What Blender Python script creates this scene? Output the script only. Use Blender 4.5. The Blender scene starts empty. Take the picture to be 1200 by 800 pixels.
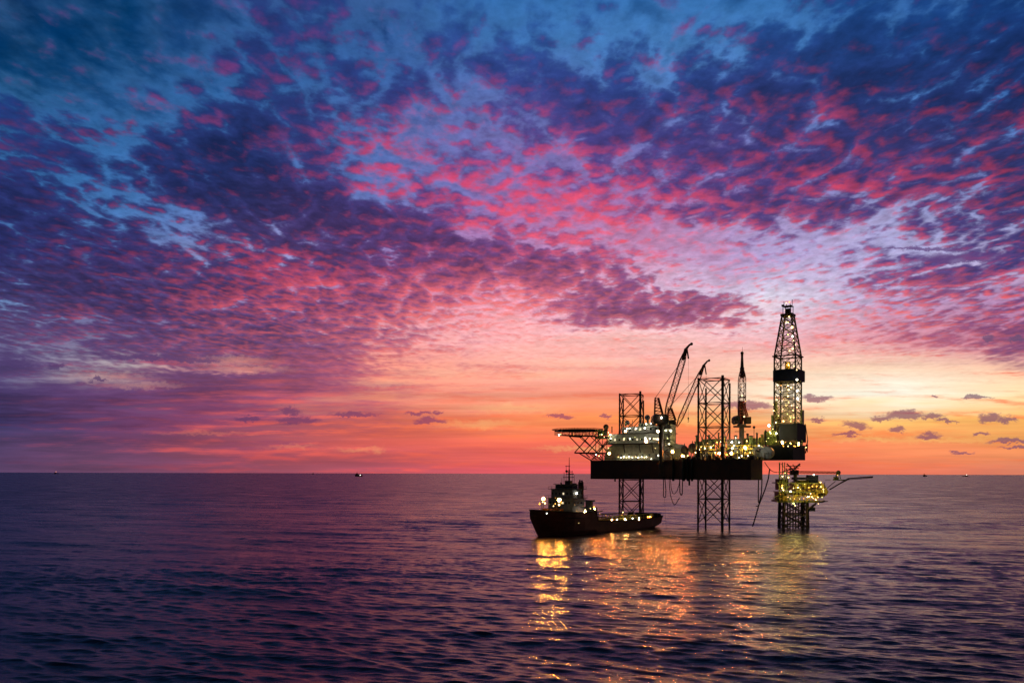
import bpy, math, random
import numpy as np
from mathutils import Vector
random.seed(7)
C = bpy.context.scene
COL = C.collection

# ------------------------------------------------------------------ camera
FPX = 933.0                      # focal length in pixels of a 1200 px wide picture
EYE = 24.0                       # height of the eye above the sea
cam_d = bpy.data.cameras.new('camera'); cam = bpy.data.objects.new('camera', cam_d); COL.objects.link(cam)
cam_d.sensor_width = 36.0; cam_d.lens = 36.0 * FPX / 1200.0
cam_d.shift_y = 154.5 / 1200.0
cam_d.clip_start = 0.5; cam_d.clip_end = 200000
cam.location = (0, 0, EYE); cam.rotation_euler = (math.radians(90), math.radians(-0.14), 0)
C.camera = cam
C.view_settings.view_transform = 'Standard'; C.view_settings.look = 'None'
C.view_settings.exposure = 0.0; C.view_settings.gamma = 1.0
C.cycles.use_denoising = True
C.cycles.max_bounces = 5; C.cycles.diffuse_bounces = 2; C.cycles.glossy_bounces = 3
C.cycles.sample_clamp_indirect = 0.0
C.cycles.caustics_reflective = False; C.cycles.caustics_refractive = False

def HZ(px): return 553.0 + 0.0025 * px            # the horizon line (slight roll of the camera)
def P(px, py, Y): return ((px - 600.0) * Y / FPX, Y, EYE + (HZ(px) - py) * Y / FPX)

def lin(c):
    out = []
    for v in c[:3]:
        v = v / 255.0
        out.append(v / 12.92 if v <= 0.04045 else ((v + 0.055) / 1.055) ** 2.4)
    return tuple(out) + (1.0,)

# ------------------------------------------------------------------ sky (world)
SUN_AZ = math.radians(22.0); SUN_EL = math.radians(2.0)
W = bpy.data.worlds.new('World'); C.world = W; W.use_nodes = True
NT = W.node_tree; NT.nodes.clear(); L = NT.links.new
def N(t, **k):
    n = NT.nodes.new(t)
    for a, b in k.items(): setattr(n, a, b)
    return n
def put(sock, v):
    if isinstance(v, bpy.types.NodeSocket): L(v, sock)
    elif v is not None: sock.default_value = v
def M(op, a, b=None, c=None, clamp=False):
    n = N('ShaderNodeMath', operation=op, use_clamp=clamp)
    put(n.inputs[0], a); put(n.inputs[1], b)
    if c is not None: put(n.inputs[2], c)
    return n.outputs[0]
def XYZ(x, y, z=0.0):
    n = N('ShaderNodeCombineXYZ'); put(n.inputs[0], x); put(n.inputs[1], y); put(n.inputs[2], z); return n.outputs[0]
def MIX(f, a, b):
    n = N('ShaderNodeMix', data_type='RGBA'); n.clamp_factor = True
    put(n.inputs['Factor'], f); put(n.inputs[6], a); put(n.inputs[7], b); return n.outputs[2]
def NOISE(vec, scale, detail, rough=0.55, out='Fac', dist=0.0):
    n = N('ShaderNodeTexNoise', noise_dimensions='3D'); put(n.inputs['Vector'], vec)
    n.inputs['Scale'].default_value = scale; n.inputs['Detail'].default_value = detail
    n.inputs['Roughness'].default_value = rough; n.inputs['Distortion'].default_value = dist
    return n.outputs[out]
def SMOOTH(x, lo, hi):
    n = N('ShaderNodeMapRange', interpolation_type='SMOOTHSTEP'); put(n.inputs['Value'], x)
    n.inputs['From Min'].default_value = lo; n.inputs['From Max'].default_value = hi; return n.outputs['Result']

tc = N('ShaderNodeTexCoord'); sep = N('ShaderNodeSeparateXYZ'); L(tc.outputs['Generated'], sep.inputs[0])
dx, dy, dz = sep.outputs
dzp = M('MAXIMUM', dz, 0.0)
den = M('MAXIMUM', dy, 0.30)
u = M('MINIMUM', M('MAXIMUM', M('DIVIDE', dx, den), -1.0), 1.0)      # tangent of the bearing
v = M('DIVIDE', dzp, den)                                           # tangent of the height
VMAX = 1.0
def field(table, pxs, pys, U, V, extra):
    """a colour that varies slowly over the sky: one ramp up the sky for each bearing, blended sideways"""
    cols = []
    for j, px in enumerate(pxs):
        r = N('ShaderNodeValToRGB'); cr = r.color_ramp; cr.interpolation = 'LINEAR'
        stops = []
        for i, py in enumerate(pys):
            stops.append((max(0.0, (554.5 - py) / FPX / VMAX), table[i][j]))
        stops.append((0.98, extra[j] if isinstance(extra, list) else extra))
        stops.sort(key=lambda s: s[0])
        cr.elements[0].position = stops[0][0]; cr.elements[0].color = stops[0][1]
        cr.elements[1].position = stops[-1][0]; cr.elements[1].color = stops[-1][1]
        for pos, cc in stops[1:-1]:
            e = cr.elements.new(pos); e.color = cc
        L(V, r.inputs[0]); cols.append(r.outputs[0])
    out = cols[0]
    for j in range(1, len(pxs)):
        u0 = (pxs[j - 1] - 600) / FPX; u1 = (pxs[j] - 600) / FPX
        n = N('ShaderNodeMapRange'); n.clamp = True; L(U, n.inputs['Value'])
        n.inputs['From Min'].default_value = u0; n.inputs['From Max'].default_value = u1
        out = MIX(n.outputs['Result'], out, cols[j])
    return out

# coordinates on the cloud layer: rows of cloud shrink towards the horizon
zz = M('ADD', dzp, 0.07)
cx = M('DIVIDE', dx, zz); cy = M('DIVIDE', dy, zz)
plane = XYZ(cx, M('MULTIPLY', cy, 0.8), 0.0)
low = XYZ(M('MULTIPLY', u, 5.0), M('MULTIPLY', v, 46.0), 3.3)        # flat layers near the horizon
lowf = SMOOTH(v, 0.22, 0.07)                                        # 1 near the horizon (reversed range)
lowf = M('SUBTRACT', 1.0, SMOOTH(v, 0.07, 0.22))
hi = M('SUBTRACT', 1.0, lowf)
# warped lookup coordinates so that the banks have ragged edges
wn = NOISE(plane, 1.6, 5.0, 0.6, 'Color'); ws = N('ShaderNodeSeparateXYZ'); L(wn, ws.inputs[0])
wl = NOISE(low, 1.0, 4.0, 0.6, 'Color'); wls = N('ShaderNodeSeparateXYZ'); L(wl, wls.inputs[0])
amp = M('MULTIPLY_ADD', v, 0.22, 0.03)
wu = M('ADD', u, M('MULTIPLY', M('SUBTRACT', M('ADD', M('MULTIPLY', ws.outputs[0], hi), M('MULTIPLY', wls.outputs[0], lowf)), 0.5), M('MULTIPLY', amp, 1.5)))
wv = M('ADD', v, M('MULTIPLY', M('SUBTRACT', M('ADD', M('MULTIPLY', ws.outputs[1], hi), M('MULTIPLY', wls.outputs[1], lowf)), 0.5), amp))
wv = M('MAXIMUM', wv, 0.0)

PX9 = [0, 150, 300, 450, 600, 750, 900, 1050, 1200]
PYB = [0, 50, 100, 150, 200, 250, 300, 350, 400, 430, 460, 490, 520, 550]
BASE = [
 [(5,50,105),(0,62,118),(35,70,135),(38,72,135),(35,95,165),(45,105,175),(45,105,175),(35,85,155),(30,80,150)],
 [(0,60,115),(5,66,125),(30,80,150),(35,75,145),(55,110,180),(65,120,190),(65,120,190),(55,110,185),(50,105,185)],
 [(8,72,130),(22,80,145),(35,90,160),(50,90,165),(85,110,185),(85,120,195),(90,130,205),(80,125,200),(65,120,200)],
 [(22,80,145),(35,92,160),(50,95,165),(75,100,175),(110,105,180),(115,110,185),(120,125,200),(115,130,205),(85,125,200)],
 [(40,95,160),(50,105,175),(70,105,175),(95,110,185),(140,105,175),(145,110,180),(150,125,195),(130,125,190),(120,130,195)],
 [(50,90,150),(75,115,180),(110,120,185),(130,115,180),(165,100,165),(180,105,160),(175,140,190),(160,150,200),(150,150,200)],
 [(65,85,140),(75,85,140),(150,150,200),(150,105,160),(185,120,170),(195,130,170),(185,155,200),(185,170,210),(190,160,195)],
 [(95,115,160),(95,85,135),(140,110,160),(190,110,140),(225,140,165),(215,165,190),(215,200,215),(180,140,175),(170,115,155)],
 [(105,100,135),(110,90,125),(170,130,160),(230,150,150),(245,170,165),(240,185,180),(235,170,170),(210,130,140),(195,115,135)],
 [(110,105,140),(180,160,160),(250,150,140),(250,150,125),(252,170,150),(248,165,155),(250,205,175),(252,215,185),(245,185,155)],
 [(90,75,115),(115,80,115),(190,115,125),(245,150,120),(250,160,135),(250,150,125),(255,235,205),(255,250,230),(255,230,180)],
 [(65,58,100),(80,65,105),(150,85,105),(215,110,100),(250,145,95),(253,150,80),(253,180,110),(253,195,110),(252,185,100)],
 [(72,57,90),(94,62,95),(165,80,90),(215,95,85),(244,112,88),(246,118,88),(248,135,95),(248,148,95),(240,146,92)],
 [(80,61,92),(108,70,98),(150,78,95),(175,85,98),(226,92,98),(238,98,94),(246,112,90),(236,120,92),(212,124,98)],
]
PX5 = [0, 300, 600, 900, 1200]
PYD = [0, 100, 200, 300, 400, 460, 500, 550]
DARK = [
 [(20,45,95),(35,50,105),(35,75,140),(25,65,125),(20,50,105)],
 [(30,55,115),(35,50,105),(45,60,125),(38,52,110),(28,42,92)],
 [(38,45,100),(32,42,92),(80,60,125),(62,52,110),(45,48,100)],
 [(42,44,98),(62,48,100),(100,62,115),(90,65,125),(60,50,110)],
 [(75,60,105),(90,62,110),(150,80,120),(160,80,110),(120,70,110)],
 [(70,55,100),(115,65,105),(180,85,105),(160,85,105),(105,75,105)],
 [(58,52,95),(125,60,90),(160,75,95),(155,80,95),(130,75,95)],
 [(85,62,95),(130,70,95),(190,80,90),(225,90,80),(200,95,85)],
]
PYR = [0, 100, 200, 300, 400, 500, 550]
RED = [
 [(95,60,130),(105,55,125),(95,68,140),(100,60,130),(100,55,110)],
 [(105,55,110),(130,60,120),(165,68,122),(200,70,100),(190,60,88)],
 [(100,52,95),(190,68,112),(215,78,120),(228,75,100),(210,65,90)],
 [(112,58,98),(232,76,92),(238,95,120),(235,98,120),(235,90,110)],
 [(150,75,110),(245,110,112),(248,140,132),(245,135,128),(232,115,115)],
 [(120,65,95),(235,100,90),(255,130,80),(255,140,80),(255,140,75)],
 [(90,58,92),(195,82,90),(245,95,85),(252,115,80),(240,125,85)],
]
PX17 = [75 * i for i in range(17)]
PYM = [40 * i for i in range(14)]
DM = """1 0 0 0 3 4 3 2 1 3 2 1 2 3 4 5 5
0 0 0 0 4 3 3 3 2 3 3 3 4 6 7 7 6
0 0 2 3 3 3 3 5 5 6 5 6 6 7 8 6 7
4 2 1 1 6 5 4 3 4 6 7 6 8 7 7 7 8
5 6 3 6 8 5 3 3 4 4 6 6 6 7 6 7 8
8 3 3 8 9 6 2 3 2 4 5 5 6 5 6 6 7
9 8 3 3 9 9 7 4 2 3 5 6 6 6 7 8 9
6 8 7 3 5 9 9 8 5 2 1 1 2 2 3 4 4
8 9 8 8 8 7 8 8 9 8 2 1 1 2 5 6 3
5 8 9 8 7 8 5 4 2 6 9 8 2 1 3 3 4
5 5 7 8 8 7 5 2 1 0 0 1 1 2 3 4 6
5 3 3 7 8 6 3 2 2 1 1 1 0 0 0 0 1
8 8 7 5 4 3 3 1 1 1 0 0 1 1 0 0 1
4 4 4 3 3 2 2 1 1 0 0 0 0 1 0 0 1"""
RM = """0 0 0 1 2 2 1 1 0 0 0 0 0 0 0 0 0
0 0 0 1 3 4 2 1 0 0 0 1 1 1 2 2 2
0 0 0 2 3 3 5 3 2 2 2 2 2 3 2 1 2
1 2 1 5 2 2 3 4 4 4 5 5 4 6 4 4 6
5 6 4 2 3 6 6 5 4 4 4 4 5 6 4 4 5
5 1 1 2 2 4 8 8 9 6 6 6 6 7 6 6 4
1 4 2 1 2 2 4 5 8 8 8 7 6 6 6 6 5
1 3 3 2 3 3 2 4 6 6 5 5 3 2 1 2 3
1 2 3 5 9 9 9 9 8 7 4 2 3 3 6 6 6
1 4 3 7 7 8 7 8 9 6 5 4 3 6 6 5 5
2 3 3 6 6 6 6 5 4 3 3 3 4 4 4 4 4
1 1 2 4 7 5 4 4 4 3 3 3 2 1 1 1 2
1 2 2 4 5 5 5 5 5 4 4 4 3 3 3 3 3
1 2 3 4 5 5 5 5 5 4 4 4 4 4 3 3 3"""
dm = [[int(a) / 9.0 for a in r.split()] for r in DM.split('\n')]
rm = [[int(a) / 9.0 for a in r.split()] for r in RM.split('\n')]
MASK = [[(dm[i][j], rm[i][j], 0, 1) for j in range(17)] for i in range(14)]
wvr = wv
DIM = [.84, .82, .80, .80, .83, .87, .92, .96] + [1] * 6
base = field([[lin([q * DIM[i] for q in c]) for c in r] for i, r in enumerate(BASE)], PX9, PYB, wu, wvr, lin((20,42,88)))
dark = field([[lin(c) for c in r] for r in DARK], PX5, PYD, wu, wvr, lin((14,30,66)))
red = field([[lin(c) for c in r] for r in RED], PX5, PYR, wu, wvr, lin((50,50,95)))
mask = field(MASK, PX17, PYM, wu, wvr, (0.5, 0.1, 0, 1))
ms = N('ShaderNodeSeparateColor'); L(mask, ms.inputs[0]); Dm, Rm = ms.outputs[0], ms.outputs[1]

def density(vec_plane, vec_low):
    """puffs of the cloud layer high up, streaks low down; 0..1 around 0.5"""
    a = NOISE(vec_plane, 5.5, 7.0, 0.60, 'Fac', 0.0)
    b = NOISE(vec_plane, 13.0, 4.0, 0.55, 'Fac', 0.0)
    bill = M('ABSOLUTE', M('SUBTRACT', b, 0.5))
    big = NOISE(vec_plane, 1.9, 3.0, 0.5)
    wv_ = N('ShaderNodeVectorMath', operation='MULTIPLY_ADD'); L(NOISE(vec_plane, 5.0, 4.0, 0.6, 'Color'), wv_.inputs[0]); wv_.inputs[1].default_value = (.2, .2, 0); L(vec_plane, wv_.inputs[2])
    vst = N('ShaderNodeMapping'); vst.inputs['Scale'].default_value = (1.25, 0.8, 1); vst.inputs['Rotation'].default_value = (0, 0, math.radians(-35)); L(wv_.outputs[0], vst.inputs['Vector'])
    vo = N('ShaderNodeTexVoronoi', feature='SMOOTH_F1', voronoi_dimensions='2D'); L(vst.outputs[0], vo.inputs['Vector']); vo.inputs['Scale'].default_value = 13.0; vo.inputs['Smoothness'].default_value = 0.35
    cell = M('MULTIPLY', M('SUBTRACT', 0.42, vo.outputs['Distance']), 0.56)
    a = M('ADD', a, cell)
    top = M('ADD', M('ADD', M('MULTIPLY', a, 0.85), M('MULTIPLY', M('SUBTRACT', big, 0.35), 0.5)), M('MULTIPLY', M('SUBTRACT', bill, 0.08), 1.0))
    bot = M('MULTIPLY_ADD', M('SUBTRACT', NOISE(vec_low, 1.35, 8.0, 0.66), 0.5), 1.75, 0.5)
    n = N('ShaderNodeMix', data_type='FLOAT'); put(n.inputs[0], lowf); put(n.inputs[2], top); put(n.inputs[3], bot)
    return n.outputs[0]
d0 = density(plane, low)
def shifted(vec, off):
    n = N('ShaderNodeVectorMath', operation='ADD'); L(vec, n.inputs[0]); n.inputs[1].default_value = off; return n.outputs[0]
d1 = density(shifted(plane, (0.0, 0.032, 0)), shifted(low, (0.0, -0.22, 0)))
grad = M('SUBTRACT', d0, d1)                                         # > 0 on the lower, sunward rim of a puff
dens = M('ADD', M('MULTIPLY', M('SUBTRACT', d0, 0.5), M('MULTIPLY_ADD', Dm, 2.2, 0.55)), M('SUBTRACT', M('MULTIPLY', Dm, 1.30), 0.44))
dmask = M('MULTIPLY', SMOOTH(dens, -0.27, 0.38), 0.95)
rn = NOISE(shifted(plane, (7.1, 3.2, 0)), 2.8, 8.0, 0.68)
rl = M('MULTIPLY_ADD', M('SUBTRACT', NOISE(shifted(low, (7.1, 3.2, 0)), 1.2, 7.0, 0.66), 0.5), 1.6, 0.5)
nmx = N('ShaderNodeMix', data_type='FLOAT'); put(nmx.inputs[0], lowf); put(nmx.inputs[2], rn); put(nmx.inputs[3], rl)
rr = M('ADD', M('ADD', M('MULTIPLY', M('SUBTRACT', nmx.outputs[0], 0.5), 1.5), M('MULTIPLY', grad, 2.6)), M('SUBTRACT', M('MULTIPLY', Rm, 1.0), M('MULTIPLY_ADD', SMOOTH(v, 0.15, 0.42), 0.13, 0.70)))
rmask = M('MULTIPLY', M('MULTIPLY', M('POWER', SMOOTH(rr, -0.62, 0.85), 1.3), M('MULTIPLY_ADD', SMOOTH(dens, 0.10, 0.8), -0.58, 1.0)), 1.0)
rim = M('MULTIPLY', SMOOTH(dens, -0.60, -0.10), M('SUBTRACT', 1.0, SMOOTH(dens, -0.10, 0.25)))
rimc = N('ShaderNodeVectorMath', operation='MULTIPLY_ADD'); L(base, rimc.inputs[0]); rimc.inputs[1].default_value = (1.25, 1.35, 1.35); rimc.inputs[2].default_value = (0.02, 0.045, 0.07)
base = MIX(M('MULTIPLY', rim, hi), base, rimc.outputs[0])
dvn = N('ShaderNodeVectorMath', operation='SCALE'); L(dark, dvn.inputs[0])
L(M('MULTIPLY_ADD', M('SUBTRACT', 1.0, SMOOTH(dens, 0.1, 1.1)), 0.55, 0.72), dvn.inputs['Scale'])
col = MIX(dmask, base, dvn.outputs[0])
col = MIX(rmask, col, red)
# thin light streaks of the low cloud sheets
st = NOISE(XYZ(M('MULTIPLY', u, 3.0), M('MULTIPLY', v, 70.0), 9.0), 1.2, 5.0, 0.6)
stv = M('MULTIPLY_ADD', M('SUBTRACT', st, 0.5), 0.9, 1.0)
stm = N('ShaderNodeMix', data_type='FLOAT'); put(stm.inputs[0], lowf); stm.inputs[2].default_value = 1.0; put(stm.inputs[3], stv)
fine = NOISE(plane, 19.0, 5.0, 0.65)
fv = M('MULTIPLY_ADD', M('MULTIPLY', M('SUBTRACT', fine, 0.5), hi), 1.0, 1.0)
vm = N('ShaderNodeVectorMath', operation='SCALE'); L(col, vm.inputs[0]); L(M('MULTIPLY', stm.outputs[0], fv), vm.inputs['Scale'])
col = vm.outputs[0]
# small separate puffs of cloud low in the sky, (px, py, half width, half height)
PUFFS = [(1060,486,26,6),(1035,489,14,4),(1092,487,14,5),(1003,498,17,6),(1052,503,12,5),(1087,510,14,5),(992,509,16,3.5),
 (1160,489,14,6),(1180,491,12,5),(1143,465,16,3),(957,467,16,4.5),(956,491,10,3),(1190,396,11,5),(1158,397,8,5),(1185,516,26,3),
 (1108,492,12,3),(1150,508,10,2.5),(504,495,20,5),(490,485,16,3),(512,484,5,3.5),(415,487,30,3.5),(350,494,24,6),(340,483,12,6),
 (290,492,12,4),(655,489,18,4),(20,428,20,7),(65,432,14,3.5),(115,446,12,2.5),(1128,529,14,2.5),(875,475,30,7),(710,488,6,2.5),(1095,463,5,2),(1125,303,46,7),(1085,291,50,3.5),(1165,298,30,4),(1195,524,24,2.5),(225,424,40,4),(170,420,50,4)]
pm = None
pw = NOISE(XYZ(M('MULTIPLY', u, 60.0), M('MULTIPLY', v, 110.0), 1.0), 1.0, 5.0, 0.7, 'Color')
pws = N('ShaderNodeVectorMath', operation='MULTIPLY_ADD'); L(pw, pws.inputs[0]); pws.inputs[1].default_value = (0.034, 0.022, 0); pws.inputs[2].default_value = (-0.017, -0.011, 0)
pc = N('ShaderNodeVectorMath', operation='ADD'); L(XYZ(u, v, 0.0), pc.inputs[0]); L(pws.outputs[0], pc.inputs[1])
for px, py, hw, hh in PUFFS:
    a = N('ShaderNodeVectorMath', operation='MULTIPLY_ADD'); L(pc.outputs[0], a.inputs[0])
    s = (FPX / hw, FPX / hh, 0.0); c0 = ((px - 600) / FPX, (554.5 - py) / FPX, 0)
    a.inputs[1].default_value = s; a.inputs[2].default_value = tuple(-c0[k] * s[k] for k in range(3))
    fl_ = N('ShaderNodeVectorMath', operation='MULTIPLY'); L(a.outputs[0], fl_.inputs[0]); fl_.inputs[1].default_value = (-1, -1.9, 0)
    mx_ = N('ShaderNodeVectorMath', operation='MAXIMUM'); L(a.outputs[0], mx_.inputs[0]); L(fl_.outputs[0], mx_.inputs[1])
    ln = N('ShaderNodeVectorMath', operation='LENGTH'); L(mx_.outputs[0], ln.inputs[0])
    pm = ln.outputs['Value'] if pm is None else M('MINIMUM', pm, ln.outputs['Value'])
pmask = M('MULTIPLY', M('SUBTRACT', 1.0, SMOOTH(pm, 0.62, 1.30)), 0.80)
pcol = field([[lin(c) for c in r] for r in [
   [(70,60,115),(90,62,112),(120,78,130),(110,72,128),(92,66,125)],
   [(80,62,110),(100,70,115),(140,85,120),(140,90,115),(105,80,115)],
   [(62,50,95),(110,62,100),(160,75,100),(150,80,100),(130,85,110)]]], PX5, [300, 400, 500], u, v, lin((80,62,110)))
# thin bright gaps in the low cloud
GAPS = [(125,444,48,5),(165,452,40,4),(270,424,42,5),(285,433,45,4),(418,528,20,2.6),(441,527,8,3.5),(340,524,26,2.2),(560,497,38,4),(450,450,34,4),(520,437,60,5),(600,478,50,5),(812,478,34,5),(815,492,48,4),
        (640,438,60,5),(700,425,70,5),(1110,514,60,2.5),(1020,513,40,2.2),(1160,452,70,7),(690,525,50,3),(245,508,60,2)]
gm = None
for px, py, hw, hh_ in GAPS:
    a = N('ShaderNodeVectorMath', operation='MULTIPLY_ADD'); L(pc.outputs[0], a.inputs[0])
    s = (FPX / hw, FPX / hh_, 0.0); c0 = ((px - 600) / FPX, (554.5 - py) / FPX, 0)
    a.inputs[1].default_value = s; a.inputs[2].default_value = tuple(-c0[k] * s[k] for k in range(3))
    ln = N('ShaderNodeVectorMath', operation='LENGTH'); L(a.outputs[0], ln.inputs[0])
    gm = ln.outputs['Value'] if gm is None else M('MINIMUM', gm, ln.outputs['Value'])
gcol = field([[lin(c) for c in r] for r in [
   [(190,200,230),(200,190,225),(235,190,200),(240,215,215),(230,200,200)],
   [(215,195,185),(248,175,150),(255,205,170),(255,235,205),(255,235,200)],
   [(150,100,110),(235,125,100),(255,205,125),(255,215,130),(255,195,110)]]], PX5, [300, 430, 500], u, v, lin((190,200,230)))
col = MIX(M('MULTIPLY', M('SUBTRACT', 1.0, SMOOTH(gm, 0.0, 1.8)), 0.36), col, gcol)
col = MIX(pmask, col, pcol)
# behind the viewer the sky is the plain twilight of the sky texture
sky = N('ShaderNodeTexSky', sky_type='NISHITA'); sky.sun_disc = False
sky.sun_elevation = SUN_EL; sky.sun_rotation = SUN_AZ; sky.altitude = 24
sk = N('ShaderNodeVectorMath', operation='SCALE'); L(sky.outputs[0], sk.inputs[0]); sk.inputs['Scale'].default_value = 0.035
bf = SMOOTH(dy, 0.22, -0.25); bf = M('SUBTRACT', 1.0, SMOOTH(dy, -0.25, 0.22))
col = MIX(bf, col, sk.outputs[0])
bg = N('ShaderNodeBackground'); L(col, bg.inputs['Color']); bg.inputs['Strength'].default_value = 1.0
wo = N('ShaderNodeOutputWorld'); L(bg.outputs[0], wo.inputs['Surface'])

# ------------------------------------------------------------------ sun, just above the horizon behind thin cloud
sd = bpy.data.lights.new('sun', 'SUN'); sd.energy = 0.05; sd.angle = math.radians(60); sd.color = (1.0, 0.55, 0.3)
so = bpy.data.objects.new('sun', sd); COL.objects.link(so)
sv = Vector((math.sin(SUN_AZ) * math.cos(SUN_EL), math.cos(SUN_AZ) * math.cos(SUN_EL), math.sin(SUN_EL)))
so.rotation_euler = sv.to_track_quat('Z', 'Y').to_euler(); so.location = (200, 500, 200)

# ------------------------------------------------------------------ materials
def material(name, color, rough=0.55, metal=0.0, var=0.35, vscale=0.6, spec=0.4, tint=None):
    m = bpy.data.materials.new(name); m.use_nodes = True; nt = m.node_tree; b = nt.nodes['Principled BSDF']
    b.inputs['Roughness'].default_value = rough; b.inputs['Metallic'].default_value = metal
    b.inputs['Specular IOR Level'].default_value = spec
    t = nt.nodes.new('ShaderNodeTexCoord'); n = nt.nodes.new('ShaderNodeTexNoise')
    n.inputs['Scale'].default_value = vscale; n.inputs['Detail'].default_value = 6; n.inputs['Roughness'].default_value = 0.65
    nt.links.new(t.outputs['Object'], n.inputs['Vector'])
    r = nt.nodes.new('ShaderNodeValToRGB'); r.color_ramp.elements[0].position = 0.35; r.color_ramp.elements[1].position = 0.62
    c2 = tint if tint else tuple(c * (1 - var) for c in color)
    r.color_ramp.elements[0].color = tuple(c2) + (1,); r.color_ramp.elements[1].color = tuple(color) + (1,)
    nt.links.new(n.outputs['Fac'], r.inputs[0]); nt.links.new(r.outputs[0], b.inputs['Base Color'])
    return m
def emitter(name, color, strength):
    m = bpy.data.materials.new(name); m.use_nodes = True; nt = m.node_tree; b = nt.nodes['Principled BSDF']
    b.inputs['Base Color'].default_value = (0.8, 0.8, 0.8, 1)
    b.inputs['Emission Color'].default_value = tuple(color) + (1,); b.inputs['Emission Strength'].default_value = strength
    return m
MT = dict(
 steel=material('dark_steel', (0.045, 0.038, 0.036), 0.6, 0.0, 0.5, 0.5, tint=(0.075, 0.035, 0.02)),
 hull=material('black_hull_paint', (0.085, 0.052, 0.05), 0.7, 0, 0.4, 0.25, spec=0.15, tint=(0.14, 0.06, 0.045)),
 redhull=material('dark_red_hull_paint', (0.13, 0.035, 0.028), 0.5, 0, 0.4, 0.4),
 white=material('weathered_white_paint', (0.62, 0.62, 0.55), 0.5, 0, 0.3, 0.7),
 cream=material('greenish_cream_paint', (0.50, 0.50, 0.34), 0.5, 0, 0.35, 0.6),
 yellow=material('worn_yellow_paint', (0.55, 0.42, 0.06), 0.5, 0, 0.45, 0.8),
 green=material('olive_green_paint', (0.20, 0.24, 0.07), 0.5, 0, 0.45, 0.8),
 navy=material('navy_wind_cladding', (0.022, 0.026, 0.05), 0.7, 0, 0.3, 0.5, spec=0.12),
 cabin=material('weathered_grey_ship_paint', (0.20, 0.21, 0.23), 0.5, 0, 0.4, 0.7),
 crane=material('rusty_red_crane_paint', (0.5, 0.09, 0.045), 0.55, 0, 0.5, 0.8),
 grey=material('grey_machinery_paint', (0.18, 0.19, 0.18), 0.5, 0.0, 0.5, 0.9),
 orange=material('orange_lifeboat_shell', (0.65, 0.20, 0.04), 0.4, 0, 0.25, 0.8),
 rubber=material('black_rubber', (0.02, 0.02, 0.02), 0.8),
 mast=material('weathered_mast_paint', (0.26, 0.21, 0.12), 0.6, 0, 0.5, 0.8),
 glass=material('dark_window_glass', (0.02, 0.025, 0.03), 0.08, 0, 0.1, 1.0, spec=0.6),
 e_white=emitter('white_lamp_glow', (1.0, 0.92, 0.70), 18.0),
 e_warm=emitter('warm_lamp_glow', (1.0, 0.66, 0.24), 7.0),
 e_amber=emitter('amber_lamp_glow', (1.0, 0.40, 0.05), 3.2),
 e_green=emitter('sickly_green_lamp_glow', (0.85, 0.90, 0.25), 3.0),
 e_flood=emitter('warm_floodlight_glow', (1.0, 0.24, 0.03), 1800.0),
 e_floodw=emitter('pale_floodlight_glow', (1.0, 0.45, 0.11), 800.0),
 e_gold=emitter('gold_floodlight_glow', (1.0, 0.36, 0.04), 900.0),
 e_win=emitter('lit_window_glow', (1.0, 0.80, 0.50), 1.0),
)

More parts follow.
